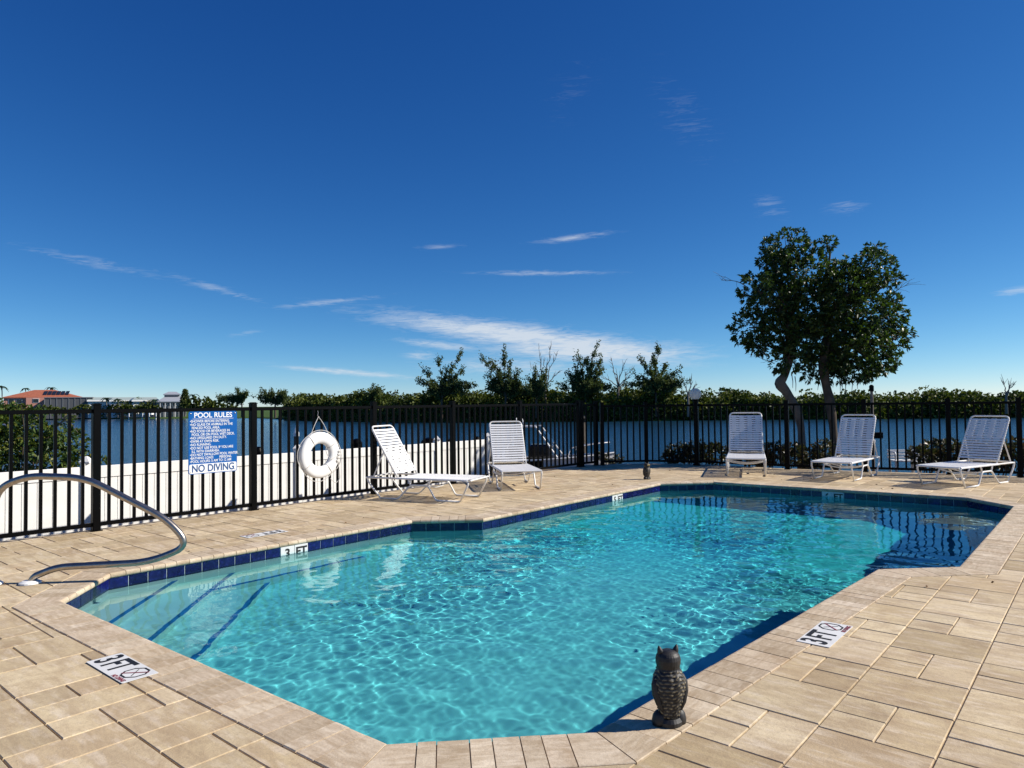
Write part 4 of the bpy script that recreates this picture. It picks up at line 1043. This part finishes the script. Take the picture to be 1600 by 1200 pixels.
MB().tube([(0, 0, 0), (0, 0, 9.4)], [.25, .05], 7).build('trunk', M['bark'], npine); B, D = [], []
for k in range(12):
    z = 2.2 + k * .6; r = 1.9 * (1 - k / 13) + .15
    for q in range(7):
        a = q * .9 + k * .4; n = 40; t = g_.random((n, 1)); d = np.array([math.cos(a), math.sin(a), .15]); B.append(np.array([0, 0, z]) + d * r * t + g_.normal(size=(n, 3)) * .14); D.append(unit(np.tile(d, (n, 1)) + g_.normal(size=(n, 3)) * .6))
link('crown', leaf_mesh('crown', np.concatenate(B), np.concatenate(D), .5, .3, M['leaf_pine'], g=g_), None, npine)
# bushes on the far left lawn, in front of the houses
gi = 0
for x0, y0, rx, ry, Y, lab in ((20, 637, 30, 5, 236, 'green shrubs in front of the pink house'), (70, 639, 26, 5, 238, 'shrubs below the pink house screen porch'), (130, 639, 18, 5, 238, 'shrubs left of the white houses'),
                               (190, 638, 22, 5, 236, 'shrubs below the white houses'), (232, 638, 18, 5, 236, 'shrubs between the white and the grey house'), (310, 630, 22, 10, 232, 'round green shrub right of the pine'), (340, 634, 24, 8, 226, 'low green shrubs by the far left shore')):
    shrub('far_shrub', lab, 'shrub', [(x0, y0, rx, ry), (x0 - rx * .5, y0 + 2, rx * .6, ry * .8), (x0 + rx * .6, y0 + 1, rx * .6, ry * .8)], Y, -1.9, M['leaf_mangrove'], 3.2, 8, .8, 60 + gi, 'shrubs before the far houses', .36, 3, 3); gi += 1

# ------------------------------------------------------------------ far houses
M['pink'] = simple('pink_stucco', (.62, .30, .22), .9, var=.08); M['terracotta'] = simple('terracotta_tiles', (.34, .105, .055), .8, var=.25, scale=2)
M['glass_dark'] = simple('dark_glass', (.015, .02, .025), .1, var=.1); M['screen'] = simple('screen_mesh', (.10, .105, .11), .8, var=.15); M['white_wall'] = simple('white_stucco', (.78, .78, .76), .85, var=.04)
M['metal_roof'] = simple('pale_green_metal_roof', (.36, .42, .38), .4, var=.08); M['grey_roof'] = simple('blue_grey_metal_roof', (.33, .35, .39), .4, var=.08); M['grey_wall'] = simple('grey_siding', (.20, .21, .22), .85, var=.1)
def hip(mb, x0, x1, y0, y1, ze, zr, inset, over=.5):
    x0 -= over; x1 += over; y0 -= over; y1 += over; ym = (y0 + y1) / 2
    v = [(x0, y0, ze), (x1, y0, ze), (x1, y1, ze), (x0, y1, ze), (x0 + inset, ym, zr), (x1 - inset, ym, zr), (x0, y0, ze - .3), (x1, y0, ze - .3), (x1, y1, ze - .3), (x0, y1, ze - .3)]
    return mb.add(v, [(0, 1, 5, 4), (1, 2, 5), (2, 3, 4, 5), (3, 0, 4), (6, 7, 1, 0), (7, 8, 2, 1), (8, 9, 3, 2), (9, 6, 0, 3), (9, 8, 7, 6)])
def windows(e, spots, y, w, h, mat='glass_dark', frame='white_wall'):
    for x, z in spots:
        f = MB().box((x, y - .05, z), (w + .25, .12, h + .25)).build('window', M[frame], e); MB().box((x, y - .12, z), (w, .06, h)).build('pane', M[mat], f)
YB = 250; sB = YB / 1101.25
def house(name, label, x): o = at(x, 640, YB); o.z = -1.9; e = empty(name, o, R(24 if name != 'white_house' else 38)); tag(e, label, 'house', 'houses on the far shore'); return e, (lambda px: (px - x) * sB), (lambda px, py: at(px, py, YB).z + 1.9)
e, X, Z = house('pink_house', 'pink house with terracotta hip roof and solar panels', 60)
MB().box(((X(14) + X(112)) / 2, 7, Z(60, 621) / 2), (X(112) - X(14), 12, Z(60, 621))).build('wall', M['pink'], e)
MB().box(((X(44) + X(70)) / 2, .4, Z(60, 621) / 2), (X(70) - X(44), 1.4, Z(60, 621) - .05)).build('porch_wall', M['pink'], e)
rf = hip(MB(), X(14), X(112), 1, 13, Z(60, 620.5), Z(60, 608.5), 8.5).build('roof', M['terracotta'], e)
sl = math.atan2(Z(60, 608.5) - Z(60, 620.5), 6.5)
for k in range(6): MB().box((X(62) + k * 1.35 + 1, 3.8, (Z(60, 608.5) + Z(60, 620.5)) / 2 + .15), (1.1, 3.6, .12), Matrix.Rotation(sl, 3, 'X')).build('solar_panel', M['glass_dark'], rf)
windows(e, [(X(57), Z(57, 626))], -.3, 1.6, 1.2)
windows(e, [(X(24), Z(24, 627)), (X(34), Z(34, 627))], 1.0, 1.6, 1.4)
MB().box(((X(72) + X(136)) / 2, -2, Z(100, 622) / 2), (X(136) - X(72), 7, Z(100, 622))).build('screen_enclosure', M['screen'], e)
for k in range(9): MB().box((X(72) + (X(136) - X(72)) * k / 8, -5.56, Z(100, 622) / 2), (.18, .12, Z(100, 622))).build('screen_post', M['grey_wall'], e)
MB().box(((X(72) + X(136)) / 2, -2, Z(100, 622) + .15), (X(137) - X(72), 7.4, .3)).build('screen_roof_edge', M['grey_wall'], e)
def gable_house(label, xa, xb, ye, yr, xw0, seed):
    e, X, Z = house('white_house', label, xa); w = X(xb); ze, zr = Z(xa, ye), Z(xa, yr)
    MB().box((w / 2, 5, ze / 2), (w, 9, ze)).build('wall', M['white_wall'], e)
    v = [(-.5, -.2, ze), (w + .5, -.2, ze), (w + .5, 10, ze), (-.5, 10, ze), (w * .18, 5, zr), (w + .5, 5, zr), (-.5, -.2, ze - .35), (w + .5, -.2, ze - .35)]
    MB().add(v, [(0, 1, 5, 4), (2, 3, 4, 5), (3, 0, 4), (1, 2, 5), (6, 7, 1, 0), (3, 2, 1, 0)]).build('roof', M['metal_roof'], e)
    if seed == 2: MB().box((w * .45, .42, ze * .52), (w * .5, .2, ze * .62)).build('porch_shade_panel', M['grey_wall'], e)  # flat panel on the wall, porch shade painted as grey
    MB().box((w / 2, -.32, ze - .18), (w + 1, .12, .45)).build('fascia', M['white_wall'], e)
    windows(e, [(w * .85, ze * .65)], .5, .8, 1.1)
gable_house('white house with pale metal roof, leftmost of the white row', 138, 172, 625.5, 620.5, 0, 1)
gable_house('white house with pale green roof, middle of the white row', 173, 207, 625.5, 620.5, 0, 2)
gable_house('white house with pale roof, rightmost of the white row', 208, 243, 625.5, 620.5, 0, 3)
e, X, Z = house('grey_roof_house', 'stilt house with blue grey hip roof and raised cupola', 267)
MB().box((0, 6, Z(267, 627) / 2), (X(290) - X(248), 10, Z(267, 627))).build('wall', M['grey_wall'], e)
rf = hip(MB(), X(250), X(289), 1, 11, Z(267, 627), Z(267, 617), 3.2, .7).build('roof', M['grey_roof'], e)
MB().box((X(267), 6, Z(267, 617.5)), (X(278) - X(258), 3.4, .9)).build('cupola_wall', M['grey_wall'], rf)
hip(MB(), X(257), X(279), 4.2, 7.8, Z(267, 615.5), Z(267, 611.5), 1.6, .35).build('cupola_roof', M['grey_roof'], rf)
for k in range(6): MB().box((X(252) + k * 1.6, .6, Z(267, 627) / 2), (.22, .22, Z(267, 627))).build('column', M['white_wall'], e)
windows(e, [(X(258), Z(258, 631)), (X(272), Z(272, 631)), (X(282), Z(282, 631))], 1.0, 1.3, 1.2)
dk = empty('far_dock', Vector((at(222, 648, 232).x, 231, -2.4))); tag(dk, 'small boat dock with white posts on the far left shore', 'dock')
MB().box((0, 0, .95), (12, 2.2, .2)).build('deck', M['twig'], dk)
for k in range(6): MB().box((-5.5 + k * 2.2, -.9, .9), (.25, .25, 2.6)).build('post', M['white_wall'], dk)
MB().box((2.5, 0, 1.9), (3.0, 1.6, .5)).build('boat_lift_beam', M['white_wall'], dk)

# ------------------------------------------------------------------ moored boat, pilings and bank furniture
M['boat_black'] = simple('black_gelcoat', (.010, .010, .012), .15, var=.1, coat=.5); M['boat_white'] = simple('white_gelcoat', (.80, .80, .78), .2, var=.03, coat=.3); M['piling'] = simple('weathered_piling', (.10, .085, .07), .9, var=.3, scale=8, spec=.1)
bt = empty('motor_boat', Vector((1.0, 20.8, -.86)), R(-14), .80); tag(bt, 'black and white motor boat on a lift behind the gate', 'boat')
st = []; nS = 13
for i in range(nS):
    t = i / (nS - 1); x = -2.5 + 5.0 * t; w = .95 * (1 - max(0, t - .45) ** 2 * 3.1) ; w = max(w, .03); sh = .85 + .28 * t * t; kl = .05 + .55 * max(0, t - .6) ** 2 * 3
    st.append([(x, -w, sh), (x, -w * .93, sh * .62 + kl * .3), (x, -w * .72, .30 + kl), (x, 0, kl), (x, w * .72, .30 + kl), (x, w * .93, sh * .62 + kl * .3), (x, w, sh)])
hv = [p for r in st for p in r]; k_ = 7
lo = MB().add(hv, [(i * k_ + j, (i + 1) * k_ + j, (i + 1) * k_ + j + 1, i * k_ + j + 1) for i in range(nS - 1) for j in range(k_ - 1) if not (i >= 6 and j in (0, 5))] + [tuple(range(k_))]).build('hull', M['boat_black'], bt, smooth=False)
for j in (0, 5): MB().add([p for r in st[6:] for p in (r[j], r[j + 1])], [(i * 2, i * 2 + 2, i * 2 + 3, i * 2 + 1) for i in range(nS - 7)]).build('bow_side', M['boat_white'], bt)
MB().add([p for r in st for p in (r[0], r[6])], [(i * 2, i * 2 + 1, i * 2 + 3, i * 2 + 2) for i in range(nS - 1)]).build('deck', M['boat_white'], bt, (0, 0, -.06)).data.materials[0] = M['grey_wall']
for s in (0, 6): MB().tube([tuple(Vector(r[s]) + Vector((0, 0, .02))) for r in st], .035, 6).build('gunwale', M['boat_white'], bt)
MB().bbox((-.2, 0, 1.1), (.8, .7, .7), .06).build('console', M['boat_black'], bt)
MB().add([(.22, -.38, 1.5), (.22, .38, 1.5), (-.05, .34, 1.92), (-.05, -.34, 1.92), (.19, -.38, 1.5), (.19, .38, 1.5), (-.08, .34, 1.92), (-.08, -.34, 1.92)], [(0, 1, 2, 3), (7, 6, 5, 4), (0, 3, 7, 4), (1, 5, 6, 2), (3, 2, 6, 7), (0, 4, 5, 1)]).build('windshield', M['glass_dark'], bt)
MB().bbox((-1.2, 0, 1.15), (.6, .9, .55), .08).build('seat', M['boat_black'], bt)
MB().bbox((-2.75, 0, 1.15), (.42, .5, .75), .1).build('outboard_cowl', M['boat_black'], bt); MB().bbox((-2.75, 0, .45), (.2, .22, .7), .03).build('outboard_leg', M['boat_black'], bt)
for k, (a, b) in enumerate((((-1.6, -.7, .95), (-.9, -.5, 2.1)), ((-1.6, .7, .95), (-.9, .5, 2.1)), ((.5, -.6, 1.0), (-.3, -.5, 2.1)), ((.5, .6, 1.0), (-.3, .5, 2.1)))): MB().tube([a, b], .028, 8).build('tower_tube', M['white_metal'], bt)
for y in (-.5, .5): MB().tube([(-.9, y, 2.1), (-.3, y, 2.1)], .028, 8).build('tower_rail', M['white_metal'], bt)
for k in range(4): MB().tube([(-.95, -.45 + .3 * k, 2.1), (-1.05, -.45 + .3 * k, 2.42)], .03, 8).build('rod_holder', M['boat_white'], bt)
MB().tube(rounded([(.9, -.75, 1.0), (1.0, -.7, 1.35), (2.0, -.35, 1.5), (2.35, 0, 1.52), (2.0, .35, 1.5), (1.0, .7, 1.35), (.9, .75, 1.0)], .15), .02, 7).build('bow_rail', M['white_metal'], bt)
def piling(label, px, py, Y, r=.11, cap='black', h=None):
    t = at(px, py, Y); e = empty('piling', Vector((t.x, Y, -2.6))); tag(e, label, 'piling', 'dock pilings'); H_ = t.z + 2.6
    MB().lathe([(r, 0), (r * .98, H_ * .5), (r * .95, H_ - .1)], 14).build('post', M['piling'], e)
    prof = [(r * 1.12, H_ - .12), (r * 1.12, H_ - .05), (.01, H_ + r * 2.4)] if cap == 'white' else [(r * 1.2, H_ - .14), (r * 1.2, H_ - .03), (r * .8, H_ + .04), (.02, H_ + .07)]
    MB().lathe(prof, 14).build('cap', M['white_plastic'] if cap == 'white' else M['black'], e)
piling('slim dark piling with a white cone cap left of the life ring', 463, 673, 15.4, .055, 'white')
piling('black capped piling behind the first lounger backrest', 557, 690, 15.8)
piling('wide black capped piling behind the white fence between two loungers', 670, 688, 16.6, .16)
piling('black capped piling left of the second lounger', 704, 690, 17.2, .09)
piling('short black capped piling beside the second lounger backrest', 745, 686, 17.6, .09)
piling('black capped piling just right of the pool rules sign', 404, 703, 14.9, .09)
piling('boat lift piling behind the gate', 910, 652, 22.0, .09)
dp = empty('dock_pole', Vector((at(1365, 735, 15.9).x, 15.9, -.4))); tag(dp, 'slim grey pole with a dark box and small shelf behind the middle far lounger', 'pole')
hh = at(1365, 610, 15.9).z + .4
MB().lathe([(.035, 0), (.033, hh - .15), (.03, hh)], 10).build('post', M['twig'], dp); MB().lathe([(.05, 0), (.05, .12), (.02, .15)], 10).build('cap', M['black'], dp, (0, 0, hh - .02))
MB().bbox((.1, -.05, at(1371, 680, 15.9).z + .4), (.17, .12, .14), .01).build('electric_box', M['black'], dp); MB().bbox((-.09, -.05, at(1365, 689, 15.9).z + .4), (.16, .2, .07), .01).build('shelf', M['white_plastic'], dp)
def bench(label, px, Y, w):
    c = at(px, 720, Y); e = empty('garden_bench', Vector((c.x, Y, -.34)), R(-8)); tag(e, label, 'bench', 'white benches on the bank')
    for k in range(4): MB().bbox((0, -.2 + k * .11, .40), (w, .09, .03), .006).build('seat_slat', M['white_plastic'], e)
    for k in range(3): MB().bbox((0, .22, .46 + k * .075), (w, .025, .055), .005).build('back_slat', M['white_plastic'], e)
    for x in (-1, 1):
        for y in (-.18, .2): MB().bbox((x * (w / 2 - .05), y, .19), (.05, .05, .385), .005).build('leg', M['white_plastic'], e)
        MB().tube(rounded([(x * (w / 2 - .03), -.2, .40), (x * (w / 2 - .03), -.2, .60), (x * (w / 2 - .03), .22, .60)], .08), .02, 8).build('armrest', M['white_plastic'], e)
bench('white garden bench beyond the fence left of the reddish hedge', 1414, 16.6, .62)
bench('white garden bench beyond the fence in front of the reddish hedge', 1450, 16.2, .62)

# ------------------------------------------------------------------ a few dry leaves and crumbs on the deck
g_ = np.random.default_rng(4); B, D = [], []
while len(B) < 46:
    u, v = g_.uniform(1.5, 15.2), g_.uniform(-.5, 9.2)
    if inside(OUTER, u, v): continue
    p = W(u, v, .006); B.append(np.array(p)); D.append(unit(np.array([g_.normal(), g_.normal(), .12])))
M['dry_leaf'] = m_leaf('dry_leaf', [(.06, .035, .018), (.16, .09, .04), (.10, .06, .03)], .8, .1, .2)
tag(link('leaf_litter', leaf_mesh('leaf_litter', np.array(B), np.array(D), g_.uniform(.018, .045, len(B)), .30, M['dry_leaf'], fold=.2, droop=.0, g=g_)), 'scattered dry leaves on the deck', 'leaf litter', kind='stuff')
